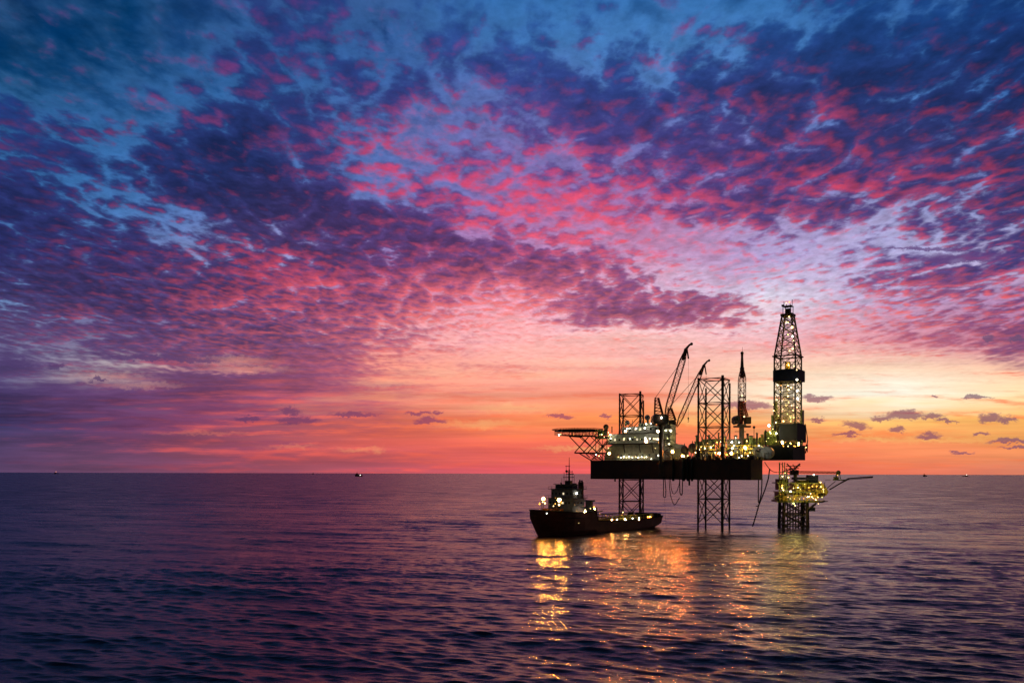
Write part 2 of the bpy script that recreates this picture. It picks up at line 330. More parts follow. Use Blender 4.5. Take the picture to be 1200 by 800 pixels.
# ------------------------------------------------------------------ mesh helpers
class MB:
    def __init__(s): s.v = []; s.f = []; s.smooth = []
    def add(s, vs, fs, smooth=False):
        o = len(s.v); s.v += [tuple(p) for p in vs]; s.f += [tuple(i + o for i in f) for f in fs]; s.smooth += [smooth] * len(fs); return s
    def hexa(s, p8):   # four bottom corners then four top corners, same winding
        return s.add(p8, [(3,2,1,0),(4,5,6,7),(0,1,5,4),(1,2,6,5),(2,3,7,6),(3,0,4,7)])
    def box(s, F, a0, a1, b0, b1, z0, z1):
        return s.hexa([F(a0,b0,z0),F(a1,b0,z0),F(a1,b1,z0),F(a0,b1,z0),F(a0,b0,z1),F(a1,b0,z1),F(a1,b1,z1),F(a0,b1,z1)])
    def prism(s, F, prof, b0, b1):     # profile in (a, z), extruded along b
        n = len(prof)
        vs = [F(a, b0, z) for a, z in prof] + [F(a, b1, z) for a, z in prof]
        fs = [tuple(range(n)), tuple(range(2 * n - 1, n - 1, -1))] + [(i, i + n, (i + 1) % n + n, (i + 1) % n) for i in range(n)]
        return s.add(vs, fs)
    def tube(s, p, q, r, r2=None, n=6, caps=True):
        p = Vector(p); q = Vector(q); d = q - p
        if d.length < 1e-6: return s
        d.normalize(); up = Vector((0, 0, 1)) if abs(d.z) < 0.9 else Vector((1, 0, 0))
        x = d.cross(up).normalized(); y = d.cross(x)
        r2 = r if r2 is None else r2; vs = []
        for c, rr in ((p, r), (q, r2)):
            for k in range(n):
                t = 2 * math.pi * k / n; vs.append(c + (x * math.cos(t) + y * math.sin(t)) * rr)
        fs = [(k, (k + 1) % n, (k + 1) % n + n, k + n) for k in range(n)]
        s.add(vs, fs, n > 6)
        if caps: s.add(vs, [tuple(range(n - 1, -1, -1)), tuple(range(n, 2 * n))])
        return s
    def path(s, pts, r, n=6):
        for a, b in zip(pts[:-1], pts[1:]): s.tube(a, b, r, n=n)
        return s
    def ball(s, c, r, n=10, m=6, sz=1.0):
        vs = []
        for i in range(m + 1):
            th = math.pi * i / m
            for k in range(n):
                ph = 2 * math.pi * k / n
                vs.append((c[0] + r * math.sin(th) * math.cos(ph), c[1] + r * math.sin(th) * math.sin(ph), c[2] + r * sz * math.cos(th)))
        fs = [(i * n + k, i * n + (k + 1) % n, (i + 1) * n + (k + 1) % n, (i + 1) * n + k) for i in range(m) for k in range(n)]
        return s.add(vs, fs, True)
    def build(s, name, mat, parent=None):
        me = bpy.data.meshes.new(name)
        off = Vector((0, 0, 0)); q = parent
        while q is not None: off += q.location; q = q.parent
        me.from_pydata([tuple(Vector(p) - off) for p in s.v], [], s.f)
        me.polygons.foreach_set('use_smooth', s.smooth)
        me.materials.append(MT[mat] if isinstance(mat, str) else mat); me.update()
        o = bpy.data.objects.new(name, me); COL.objects.link(o)
        if parent is not None: o.parent = parent
        return o
def tag(o, label=None, cat=None, group=None, kind=None):
    for k, x in (('label', label), ('category', cat), ('group', group), ('kind', kind)):
        if x: o[k] = x
    return o
def thing(name, loc, label, cat, group=None):
    o = bpy.data.objects.new(name, None); o.empty_display_size = 2; COL.objects.link(o); o.location = loc
    return tag(o, label, cat, group)
def frame(ox, oy, ex, ey):
    n = math.hypot(ex, ey); ex /= n; ey /= n; fx, fy = -ey, ex       # b axis = a axis turned left (away from the viewer)
    def F(a, b, z): return (ox + a * ex + b * fx, oy + a * ey + b * fy, z)
    def A(px, b):
        k = (px - 600) / FPX; bx = ox + b * fx; by = oy + b * fy
        return (k * by - bx) / (ex - k * ey)
    def Z(px, py, b):
        a = A(px, b); return EYE + (HZ(px) - py) * (oy + a * ey + b * fy) / FPX
    return F, A, Z
BULB = {}
def lamp(parent, p, mat='e_white', r=0.3, name='lamp'):
    r = r * 0.62; key = (mat, r)
    if key not in BULB:
        m = MB(); m.ball((0, 0, 0), r, 8, 6)
        me = bpy.data.meshes.new('lamp'); me.from_pydata(m.v, [], m.f); me.polygons.foreach_set('use_smooth', [True] * len(m.f)); me.materials.append(MT[mat]); BULB[key] = me
    o = bpy.data.objects.new(name, BULB[key]); COL.objects.link(o); o.parent = parent
    off = Vector((0, 0, 0)); q = parent
    while q is not None: off += q.location; q = q.parent
    o.location = Vector(p) - off
    return o
def add_fill_light(parent, p, power, color, r=0.35):
    """a fill light added to brighten the plant round it, with a small bulb at its place"""
    lamp(parent, p, 'e_warm', 0.3)  # bulb added to go with the fill light
    d = bpy.data.lights.new('fill_light', 'POINT'); d.energy = power; d.color = color; d.shadow_soft_size = r
    o = bpy.data.objects.new('fill_light', d); COL.objects.link(o); o.parent = parent
    off = Vector((0, 0, 0)); q = parent
    while q is not None: off += q.location; q = q.parent
    o.location = Vector(p) + Vector((0, -.5, 0)) - off
def floodlight(parent, p, toward, mat='e_flood', r=0.4):
    """a hooded floodlight: dark drum, glowing lens in its mouth"""
    p = Vector(p); d = (Vector(toward) - p).normalized()
    h = MB(); h.tube(p - d * 0.55, p, r * 0.7, r * 1.15, 10); h.tube(p - d * 0.3, p - d * 0.3 + Vector((0, 0, -r * 1.9)), 0.08)
    h.tube(p - d * 0.01, p + d * 0.4, r * 1.15, r * 1.25, 12, caps=False)
    ho = h.build('floodlight', 'steel', parent)
    e = MB(); e.tube(p + d * 0.02, p + d * 0.09, r, r, 12); e.build('lens', mat, ho)
    return ho
def lattice(m, quads, r, rd, xbrace=True, horiz=True):
    """bracing between successive rings of corner points"""
    for k in range(len(quads) - 1):
        A_, B_ = quads[k], quads[k + 1]; n = len(A_)
        for i in range(n):
            j = (i + 1) % n
            if horiz: m.tube(B_[i], B_[j], rd)
            if xbrace: m.tube(A_[i], B_[j], rd); m.tube(A_[j], B_[i], rd)
            else:
                if (k + i) % 2: m.tube(A_[i], B_[j], rd)
                else: m.tube(A_[j], B_[i], rd)

# ------------------------------------------------------------------ the sea: one sheet, real waves near, reaching past the horizon
def make_sea():
    dp = np.concatenate([np.array([6000, 2500, 1200, 800, 600, 500, 440, 400, 370, 345]), np.arange(325, 60, -0.45), np.arange(60, 14, -0.34), np.arange(14, 2.0, -0.3), np.array([1.6, 1.2, 0.9, 0.6, 0.4, 0.2])])
    r = EYE * FPX / dp
    fine = np.radians(np.arange(-39, 39.001, 0.065)); coarse = np.radians(np.arange(44, 316.001, 8.0))
    th = np.concatenate([fine, coarse]); na = len(th); nr = len(r)
    R, T = np.meshgrid(r, th, indexing='ij')
    X = R * np.sin(T); Y = R * np.cos(T); Z = np.zeros_like(X); DX = np.zeros_like(X); DY = np.zeros_like(X)
    step = np.gradient(r)[:, None] * np.ones_like(X)
    rng = np.random.default_rng(11)
    lam = np.exp(rng.uniform(np.log(1.3), np.log(44.0), 130))
    main = np.radians(252.0)                                        # direction the sea runs to: towards the viewer, a little left
    for l in lam:
        k = 2 * np.pi / l
        a_ = main + rng.normal(0, 0.30 if l < 10 else 0.17)
        amp_ = 0.0046 * l ** 0.84 * np.exp(-(l / 36.0) ** 2) * rng.uniform(0.6, 1.4)
        if 4 < l < 14: amp_ *= 0.75
        if l < 3: amp_ *= 1.1
        kx, ky = np.cos(a_) * k, np.sin(a_) * k
        ph = kx * X + ky * Y + rng.uniform(0, 2 * np.pi)
        att = np.clip(l / (1.7 * step) - 0.3, 0, 1)
        att = att * amp_
        Z += att * np.cos(ph); DX -= att * np.sin(ph) * np.cos(a_) * 0.8; DY -= att * np.sin(ph) * np.sin(a_) * 0.8
    # gusts: patches of rougher and smoother water
    g = np.zeros_like(X)
    for _ in range(14):
        l = rng.uniform(60, 260); a_ = rng.uniform(0, 2 * np.pi); g += np.cos(2 * np.pi / l * (np.cos(a_) * X * 0.5 + np.sin(a_) * Y) + rng.uniform(0, 6.28))
    g = 1.0 + 0.14 * g / 2.0
    g = np.clip(g, 0.6, 1.5)
    Z *= g; DX *= g; DY *= g
    X += DX; Y += DY
    verts = np.stack([X, Y, Z], -1).reshape(-1, 3)
    i = np.arange(nr - 1)[:, None]; j = np.arange(na)[None, :]; j2 = (j + 1) % na
    f = np.stack([i * na + j, (i + 1) * na + j, (i + 1) * na + j2, i * na + j2], -1).reshape(-1, 4)
    f = f[:, ::-1]
    verts = np.vstack([verts, [[0, 0, 0]]]); ci = len(verts) - 1
    tri = np.stack([np.full(na, ci), (np.arange(na) + 1) % na, np.arange(na)], -1)
    me = bpy.data.meshes.new('sea')
    nv = len(verts); nq = len(f); nt_ = len(tri)
    me.vertices.add(nv); me.vertices.foreach_set('co', verts.astype(np.float32).ravel())
    me.loops.add(nq * 4 + nt_ * 3); me.loops.foreach_set('vertex_index', np.concatenate([f.ravel(), tri.ravel()]).astype(np.int32))
    me.polygons.add(nq + nt_)
    me.polygons.foreach_set('loop_start', np.concatenate([np.arange(nq) * 4, nq * 4 + np.arange(nt_) * 3]).astype(np.int32))
    me.polygons.foreach_set('loop_total', np.concatenate([np.full(nq, 4), np.full(nt_, 3)]).astype(np.int32))
    me.polygons.foreach_set('use_smooth', np.ones(nq + nt_, dtype=bool))
    me.update(calc_edges=True); me.validate()
    o = bpy.data.objects.new('sea', me); COL.objects.link(o); o['kind'] = 'structure'
    m = bpy.data.materials.new('sea_water'); m.use_nodes = True; nt = m.node_tree; b = nt.nodes['Principled BSDF']
    b.inputs['Base Color'].default_value = (0.006, 0.005, 0.012, 1); b.inputs['IOR'].default_value = 1.40
    b.inputs['Roughness'].default_value = 0.10
    geo = nt.nodes.new('ShaderNodeNewGeometry')
    prev = None
    for sc_, (sx, sy), h, det in ((0.55, (0.28, 1.0), 0.28, 5), (2.1, (0.4, 1.0), 0.09, 3)):
        mp = nt.nodes.new('ShaderNodeMapping'); mp.inputs['Rotation'].default_value = (0, 0, math.radians(-14)); mp.inputs['Scale'].default_value = (sx, sy, 1)
        nt.links.new(geo.outputs['Position'], mp.inputs['Vector'])
        n = nt.nodes.new('ShaderNodeTexNoise'); n.inputs['Scale'].default_value = sc_; n.inputs['Detail'].default_value = det; n.inputs['Roughness'].default_value = 0.6
        nt.links.new(mp.outputs[0], n.inputs['Vector'])
        bp = nt.nodes.new('ShaderNodeBump'); bp.inputs['Strength'].default_value = 1.0; bp.inputs['Distance'].default_value = h
        nt.links.new(n.outputs['Fac'], bp.inputs['Height'])
        if prev is not None: nt.links.new(prev, bp.inputs['Normal'])
        prev = bp.outputs['Normal']
    # waves too small for the mesh, as random slopes that stay right at any distance, in streaky patches
    def nd(t, **k):
        n = nt.nodes.new(t)
        for a, c in k.items(): setattr(n, a, c)
        return n
    def mth(op, a, c=None, d=None):
        n = nd('ShaderNodeMath', operation=op)
        for i_, x in enumerate((a, c, d)):
            if x is None: continue
            if isinstance(x, bpy.types.NodeSocket): nt.links.new(x, n.inputs[i_])
            else: n.inputs[i_].default_value = x
        return n.outputs[0]
    ln = nd('ShaderNodeVectorMath', operation='LENGTH'); nt.links.new(geo.outputs['Position'], ln.inputs[0])
    far = nd('ShaderNodeMapRange'); nt.links.new(ln.outputs['Value'], far.inputs['Value'])
    far.inputs['From Min'].default_value = 90; far.inputs['From Max'].default_value = 900
    mp = nd('ShaderNodeMapping'); mp.inputs['Scale'].default_value = (0.022, 0.05, 1); mp.inputs['Rotation'].default_value = (0, 0, math.radians(-10)); nt.links.new(geo.outputs['Position'], mp.inputs['Vector'])
    pn = nd('ShaderNodeTexNoise'); pn.inputs['Scale'].default_value = 1.0; pn.inputs['Detail'].default_value = 7; pn.inputs['Roughness'].default_value = 0.65; nt.links.new(mp.outputs[0], pn.inputs['Vector'])
    patch = mth('MULTIPLY_ADD', pn.outputs['Fac'], 1.6, 0.2)
    sn = nd('ShaderNodeTexNoise'); sn.inputs['Scale'].default_value = 1.0; sn.inputs['Detail'].default_value = 4; sn.inputs['Roughness'].default_value = 0.7
    sm_ = nd('ShaderNodeMapping'); sm_.inputs['Scale'].default_value = (0.42, 0.95, 1); sm_.inputs['Rotation'].default_value = (0, 0, math.radians(-12)); nt.links.new(geo.outputs['Position'], sm_.inputs['Vector']); nt.links.new(sm_.outputs[0], sn.inputs['Vector'])
    sc = nd('ShaderNodeVectorMath', operation='MULTIPLY_ADD'); nt.links.new(sn.outputs['Color'], sc.inputs[0]); sc.inputs[1].default_value = (0.17, 0.72, 0); sc.inputs[2].default_value = (-0.085, -0.36, 0)
    sl = nd('ShaderNodeVectorMath', operation='SCALE'); nt.links.new(sc.outputs[0], sl.inputs[0]); nt.links.new(mth('MULTIPLY', mth('MULTIPLY_ADD', far.outputs['Result'], 0.55, 0.70), patch), sl.inputs['Scale'])
    acc_ = sl.outputs[0]
    for sc_, am, lo_, hi_ in ((0.30, 0.30, 0.5, 1.1), (0.085, 0.26, 0.1, 1.1), (0.022, 0.2, 0.0, 1.0)):     # groups of waves of 3, 12 and 45 m
        q1 = nd('ShaderNodeMapping'); q1.inputs['Scale'].default_value = (0.38 * sc_, sc_, 1); q1.inputs['Rotation'].default_value = (0, 0, math.radians(-9 + 30 * sc_)); nt.links.new(geo.outputs['Position'], q1.inputs['Vector'])
        q2 = nd('ShaderNodeTexNoise'); q2.inputs['Scale'].default_value = 1.0; q2.inputs['Detail'].default_value = 2.5; q2.inputs['Roughness'].default_value = 0.6; nt.links.new(q1.outputs[0], q2.inputs['Vector'])
        q3 = nd('ShaderNodeVectorMath', operation='SUBTRACT'); nt.links.new(q2.outputs['Color'], q3.inputs[0]); q3.inputs[1].default_value = (.5, .5, .5)
        q4 = nd('ShaderNodeVectorMath', operation='MULTIPLY'); nt.links.new(q3.outputs[0], q4.inputs[0]); q4.inputs[1].default_value = (am * .3, am * 1.1, 0)
        q5 = nd('ShaderNodeVectorMath', operation='SCALE'); nt.links.new(q4.outputs[0], q5.inputs[0]); nt.links.new(mth('MULTIPLY_ADD', far.outputs['Result'], hi_ - lo_, lo_), q5.inputs['Scale'])
        q6 = nd('ShaderNodeVectorMath', operation='ADD'); nt.links.new(acc_, q6.inputs[0]); nt.links.new(q5.outputs[0], q6.inputs[1]); acc_ = q6.outputs[0]
    ad = nd('ShaderNodeVectorMath', operation='ADD'); nt.links.new(prev, ad.inputs[0]); nt.links.new(acc_, ad.inputs[1])
    no = nd('ShaderNodeVectorMath', operation='NORMALIZE'); nt.links.new(ad.outputs[0], no.inputs[0])
    prev = no.outputs[0]
    nt.links.new(mth('MULTIPLY', mth('MULTIPLY_ADD', far.outputs['Result'], 0.11, 0.20), patch), b.inputs['Roughness'])
    nt.links.new(prev, b.inputs['Normal'])
    me.materials.append(m)
make_sea()
#OBJECTS
# ================================================================== JACK-UP DRILLING RIG
RF, RA, RZ = frame(36.7, 372.0, 59.3, -43.0)
HB, HT = 21.5, 30.0                                                # hull bottom and deck heights
def RP(px, py, b): return RF(RA(px, b), b, RZ(px, py, b))
def RS(m, px0, px1, py0, py1, b0, b1):
    """a block on the rig that shows between two bearings; faces follow the rig's own axes"""
    a0 = RA(px0, b0); a1 = RA(px1, b1)
    if a1 - a0 < 0.4:
        c = (a0 + a1) / 2; a0, a1 = c - 0.4, c + 0.4
    pm_ = (px0 + px1) / 2
    z0 = RZ(pm_, py1, b0); z1 = RZ(pm_, py0, b0)
    m.box(RF, a0, a1, b0, b1, z0, z1); return a0, a1, z0, z1
rig = thing('drilling_rig', (88, 380, 0), 'long dark rig hull raised on lattice legs, with helideck and brightly lit quarters', 'drilling rig')
outline = [(0, 0), (RA(880, 0), 0), (RA(893.5, 10), 10), (RA(891, 58), 58), (30, 66), (-12, 64), (-17, 50)]
m = MB(); n = len(outline)
vs = [RF(a, b, HB) for a, b in outline] + [RF(a, b, HT) for a, b in outline]
m.add(vs, [tuple(range(n - 1, -1, -1)), tuple(range(n, 2 * n))] + [(i, (i + 1) % n, (i + 1) % n + n, i + n) for i in range(n)])
aN = RA(880, 0)
for a in np.arange(2.5, aN, 4.6): m.box(RF, a, a + 0.22, -0.12, 0.05, HB + 0.3, HT - 0.3)
m.box(RF, 0.05, aN, -0.25, 0.06, HT - 0.45, HT + 0.12); m.box(RF, 0.05, aN, -0.18, 0.05, HB + 0.1, HB + 0.45)
hull = m.build('hull', 'hull', rig)
m = MB()
for pxx, w in ((789, .5), (801, .7), (806, .45), (811, .5)):
    a = RA(pxx, -0.7); m.tube(RF(a, -0.7, HB - 0.6), RF(a, -0.7, HT + 0.8), w, n=8)
m.build('fender_pipes', 'rubber', rig)
def railing(parent, pts, h=1.2, sp=1.6, r=0.05, mat='steel'):
    q = MB()
    for p, w in zip(pts[:-1], pts[1:]):
        p = Vector(p); w = Vector(w); d = (w - p); k = max(1, int(d.length / sp))
        for i in range(k + 1): c = p + d * i / k; q.tube(c, c + Vector((0, 0, h)), r, n=4)
        for hh in (0.5, 1.0): q.tube(p + Vector((0, 0, h * hh)), w + Vector((0, 0, h * hh)), r, n=4)
    return q.build('railing', mat, parent)
railing(rig, [RF(-12, 40, HT), RF(0, 0.3, HT), RF(aN, 0.3, HT), RF(RA(893.5, 10), 10, HT)])
# lattice legs
def leg(cx, cy, zt, half, rot, drops, bay, cr=0.42, thick=None):
    cs = []
    for k in range(4):
        t = rot + math.pi / 2 * k; cs.append((cx + half * math.cos(t), cy + half * math.sin(t)))
    m = MB(); zs = list(np.arange(zt - 0.4, -6, -bay))[::-1]
    quads = [[(x, y, z) for x, y in cs] for z in zs]
    lattice(m, quads, cr, 0.2)
    # inner diamond in the plan of each bay
    for z in zs[1:]:
        mid = [((cs[i][0] + cs[(i + 1) % 4][0]) / 2, (cs[i][1] + cs[(i + 1) % 4][1]) / 2, z) for i in range(4)]
        for i in range(4): m.tube(mid[i], mid[(i + 1) % 4], 0.13)
    lg = m.build('leg', 'steel', rig)
    for k, (x, y) in enumerate(cs):
        q = MB(); top = zt - drops[k]; r = cr * (1.5 if k == thick else 1.0)
        q.tube((x, y, -6), (x, y, top), r, n=8)
        for z in np.arange(-2, top - 1, 2.2): q.tube((x, y, z), (x, y, z + 0.25), r * 1.25, n=8)
        q.build('chord', 'steel', lg)
    return lg, cs
legB, csB = leg(88.0, 347.0, 65.5, 7.5, math.radians(13.7), (1.8, 3.4, 0, -0.6), 10.4, 0.40, thick=3)
legA, csA = leg(61.8, 412.0, 65.2, 7.5, math.radians(27), (3.0, 1.4, 0, -0.8), 11.0, 0.38, thick=3)
# jack housings round the legs, seated on the deck
for cs in (csB, csA):
    for k, (x, y) in enumerate(cs):
        q = MB(); q.tube((x, y, HT - 0.1), (x, y, HT + 4.5 + (k == 3) * 1.2), 1.15, 0.95, n=8)
        q.build('jack_housing', 'navy', rig)

# accommodation block: curved lower storey, stepped white storeys with overhanging walkways
acc_b = 6.0
aL = RA(708, acc_b); aR_ = RA(791, acc_b)
zq = lambda py: RZ(745, py, acc_b)
m = MB(); z0, z1 = HT, zq(520.5)
prof = [(aL, z0)] + [(aL + 5.2 * (1 - math.cos(t)), z0 + (z1 - z0) * math.sin(t)) for t in [math.pi / 2 * i / 7 for i in range(1, 8)]] + [(aR_ - 2, z1), (aR_, z1 - 2), (aR_, z0)]
m.prism(RF, prof[::-1], acc_b, acc_b + 15)
acc = m.build('quarters_lower_storey', 'cream', rig)
for pxx in (727, 736, 745, 752, 760, 768, 781, 786):
    q = MB(); a = RA(pxx, acc_b); q.box(RF, a, a + 0.9, acc_b - 0.06, acc_b + 0.02, HT + 1.0, HT + 3.0); q.build('door', 'grey', acc)
for pxx in (731, 749, 764, 777):      # curved ribs seen dark against the lit wall
    q = MB(); a = RA(pxx, acc_b); q.path([RF(a, acc_b - 0.15, z1), RF(a + .8, acc_b - 1.2, z1 - 2.2), RF(a + 1.5, acc_b - 1.7, z1 - 4)], 0.28, 5); q.build('curved_rib', 'steel', acc)
def storey(px0, px1, py0, py1, b0, b1, mat='white', name='quarters_storey', wins=None):
    m = MB(); a0, a1, za, zb = RS(m, px0, px1, py0, py1, b0, b1); o = m.build(name, mat, rig)
    s = MB(); s.box(RF, a0 - 1.2, a1 + 0.6, b0 - 1.5, b1 + 0.5, za - 0.35, za - 0.05); s.build('walkway', 'steel', o)
    railing(o, [RF(a0 - 1.1, b1, za - 0.05), RF(a0 - 1.1, b0 - 1.4, za - 0.05), RF(a1 + .5, b0 - 1.4, za - 0.05)], 1.1, 1.8, 0.04)
    if wins:
        for x in np.arange(a0 + 1.2, a1 - 1.0, wins):
            w = MB(); w.box(RF, x, x + 0.8, b0 - 0.05, b0 + 0.03, za + 1.3, za + 2.2); w.build('window', 'e_win' if random.random() < .25 else 'glass', o)
    return a0, a1, za, zb, o
S1 = storey(712, 792, 507.5, 519, 7.0, 19, wins=2.3)
S2 = storey(729, 792, 499, 506.8, 8.0, 19, wins=2.6)
m = MB(); RS(m, 748, 768, 495.5, 499, 9, 14); RS(m, 772, 784, 491, 499, 9, 15); m.build('roof_cabin', 'cream', rig)
m = MB(); RS(m, 777.5, 791.5, 497, 538, 4.0, 9.5); tower = m.build('stair_tower', 'cream', rig)
q = MB()
for k in range(6):
    zt_ = HT + 1 + k * 2.6; aa, ab = RA(778.5, 3.8), RA(788, 3.8)
    q.box(RF, aa, ab, 2.9, 3.95, zt_, zt_ + 0.15)
    q.tube(RF(aa if k % 2 else ab, 3.3, zt_), RF(ab if k % 2 else aa, 3.3, zt_ + 2.6), 0.14)
q.build('stair', 'steel', tower)
m = MB()   # clutter on the roof: vents, antenna posts, drums
for pxx, py_, w in ((733, 495, .5), (741, 492, .12), (751, 490, .35), (759, 487, .5), (763, 491, .25), (770, 488, .1)):
    m = MB(); m.tube(RP(pxx, 499, 10), RP(pxx, py_, 10), w, n=8); m.build('roof_vent' if w > .2 else 'aerial', 'grey', rig)
m = MB(); m.ball(RP(735, 495, 10), 1.1); m.build('radar_dome', 'white', rig)
m = MB(); m.ball(RP(758.5, 489, 12), 1.3); m.tube(RP(758.5, 498, 12), RP(758.5, 489, 12), .3); m.build('radar_dome', 'white', rig)
# yellow stair and landing between helideck and quarters
m = MB(); RS(m, 697, 712, 510.5, 513.5, 8, 15); RS(m, 699, 709, 503.5, 505, 8, 13)
for pxx in (698, 702, 706, 711): m.tube(RP(pxx, 514, 8), RP(pxx, 502.5, 8), 0.13); m.tube(RP(pxx, 538, 9), RP(pxx, 513, 9), 0.16)
m.tube(RP(698, 514, 8), RP(708, 504, 8), 0.3); m.box(RF, RA(700, 9), RA(708, 9), 9, 12, RZ(704, 510, 9), RZ(704, 505, 9))
m.build('helideck_stair', 'green', rig)
m = MB(); m.tube(RP(710, 505, 9), RP(710, 499, 9), 0.9, n=8); m.tube(RP(717, 507, 9), RP(717, 499.5, 9), 0.25); m.ball(RP(710, 500, 9), 1.3); m.build('fire_monitor', 'steel', rig)

# helideck, an octagon on a truss
hb0, hb1 = 3.0, 22.0; ha0 = RA(650.5, 9); ha1 = RA(698, 12); hz = RZ(672, 503, 8)
oc = []
for k in range(8):
    t = math.pi / 8 + k * math.pi / 4; oc.append(((ha0 + ha1) / 2 + (ha1 - ha0) / 2 / math.cos(math.pi / 8) * math.cos(t), (hb0 + hb1) / 2 + (hb1 - hb0) / 2 / math.cos(math.pi / 8) * math.sin(t)))
m = MB(); m.add([RF(a, b, hz - 0.7) for a, b in oc] + [RF(a, b, hz) for a, b in oc], [tuple(range(7, -1, -1)), tuple(range(8, 16))] + [(i, (i + 1) % 8, (i + 1) % 8 + 8, i + 8) for i in range(8)])
deck = m.build('helideck', 'navy', rig)
m = MB(); ca, cb = (ha0 + ha1) / 2, (hb0 + hb1) / 2
for i in range(8):
    p, w = oc[i], oc[(i + 1) % 8]
    for k in range(6):
        f = k / 6; a = p[0] + (w[0] - p[0]) * f; b = p[1] + (w[1] - p[1]) * f
        oa, ob = ca + (a - ca) * 1.13, cb + (b - cb) * 1.13
        m.tube(RF(a, b, hz - 0.5), RF(oa, ob, hz + 0.35), 0.07, n=4); m.tube(RF(a, b, hz - 0.6), RF(a, b, hz - 2.6), 0.09, n=4)
    e = [(ca + (x[0] - ca) * 1.13, cb + (x[1] - cb) * 1.13) for x in (p, w)]
    m.tube(RF(*e[0], hz + .35), RF(*e[1], hz + .35), 0.09, n=4); m.tube(RF(*e[0], hz + .1), RF(*e[1], hz + .1), 0.06, n=4)
m.build('safety_net', 'steel', deck)
m = MB()
for bb in (6.5, 18.5):
    T = lambda x, y: RP(x, y, bb) if bb < 10 else RF(RA(x, 6.5), bb, RZ(x, y, 6.5))
    for p, w, r in (((653, 509.5), (697, 510.5), .3), ((667, 511), (691, 536), .25), ((690, 511), (673, 530.5), .25), ((699, 513), (683, 530.5), .22), ((678, 511), (701, 530.5), .2),
                    ((674, 530.5), (703, 530.5), .38), ((679, 531), (694, 540), .28), ((699, 513), (714, 533), .22), ((713, 517), (694, 538), .25), ((701, 530.5), (709, 519), .2), ((690, 530.5), (699, 538), .2)):
        m.tube(T(*p), T(*w), r)
    for x in range(655, 698, 4): m.tube(T(x, 505), T(x, 509.8), 0.12); m.tube(T(x, 505), T(x + 4, 509.8), 0.08)
for x, y in ((674, 530.5), (703, 530.5), (667, 511), (690, 511), (653, 509.5), (699, 512)):
    m.tube(RP(x, y, 6.5), RF(RA(x, 6.5), 18.5, RZ(x, y, 6.5)), 0.3)
m.build('helideck_truss', 'steel', rig)

# machinery spread along the deck between the two legs and the derrick
def block(name, mat, *spec):
    m = MB()
    for s_ in spec: RS(m, *s_)
    return m.build(name, mat, rig)
block('machinery_cabin', 'green', (814, 838, 517, 538, 19, 25), (822, 846, 514, 518, 20, 24))
block('pump_room', 'grey', (852, 873, 514, 538, 18, 26))
block('mud_room', 'green', (871, 890, 513, 521, 20, 26), (873, 886, 521, 539, 19, 22))
m = MB()
for px_, py_, r in ((802, 527, 1.7), (811.5, 525, 2.0)):
    c = Vector(RP(px_, py_, 8)); m.ball(c, r, 12, 8, 1.15)
    for s_ in (-.5, .5): m.tube(c + Vector((s_, 0, -r * .6)), Vector((c.x + s_ * 1.6, c.y, HT)), 0.22)
    m.tube(c + Vector((0, 0, r)), c + Vector((0, 0, r + 1.2)), 0.2)
m.build('pressure_tank', 'steel', rig)
m = MB()
for i, px_ in enumerate((820, 827, 833)):
    c = Vector(RP(px_, 529, 17)); m.tube(c, c + Vector((1.2, 3.5, 0)), 1.5, n=12)
m.build('mud_tank', 'grey', rig)
m = MB(); c = Vector(RP(889, 528, 14)); m.tube(c, c + Vector((2.5, 5, 0)), 2.7, n=16); c2 = Vector(RP(898, 530, 14)); m.tube(c2, c2 + Vector((2.5, 5, 0)), 2.6, n=16)
mt = m.build('cable_drum', 'grey', rig); q = MB(); q.tube(c + Vector((-.3, -.6, 0.3)), c + Vector((.2, .2, 0.3)), 0.9, n=10); q.build('hub', 'rubber', mt)
rnd = random.Random(5)
# pipework and small gear: runs of pipe, posts and boxes
for k in range(110):
    m = MB(); nm = 'pipe'
    px_ = rnd.uniform(792, 905); b = rnd.uniform(9, 17); h = rnd.uniform(0.6, 5.5) * (1.15 if px_ > 815 else 0.35)
    a = RA(px_, b)
    if rnd.random() < 0.45: m.tube(RF(a, b, HT), RF(a, b, HT + h), rnd.uniform(.08, .25), n=5)
    elif rnd.random() < 0.6: m.tube(RF(a, b, HT + h), RF(a + rnd.uniform(-3, 3), b + rnd.uniform(-1, 1), HT + h + rnd.uniform(-1.2, 1.2)), rnd.uniform(.08, .2), n=5)
    else:
        w = rnd.uniform(.3, 1.1); m.box(RF, a, a + w, b, b + w, HT + h - 0.8, HT + h); nm = 'equipment_box'
    m.build(nm, 'steel', rig)
for k in range(60):
    m = MB(); px_ = rnd.uniform(815, 903); b = rnd.uniform(10, 18); a = RA(px_, b); z = HT + rnd.uniform(.4, 6.5)
    if k % 2: m.tube(RF(a, b, z), RF(a + rnd.uniform(-3.5, 3.5), b, z + rnd.choice((0, 0, 1.5, -1.5))), rnd.uniform(.1, .22), n=5)
    else: w = rnd.uniform(.4, 1.3); m.box(RF, a, a + w, b, b + w, z - 0.7, z)
    m.build('yellow_pipe' if k % 2 else 'yellow_equipment_box', 'yellow', rig)
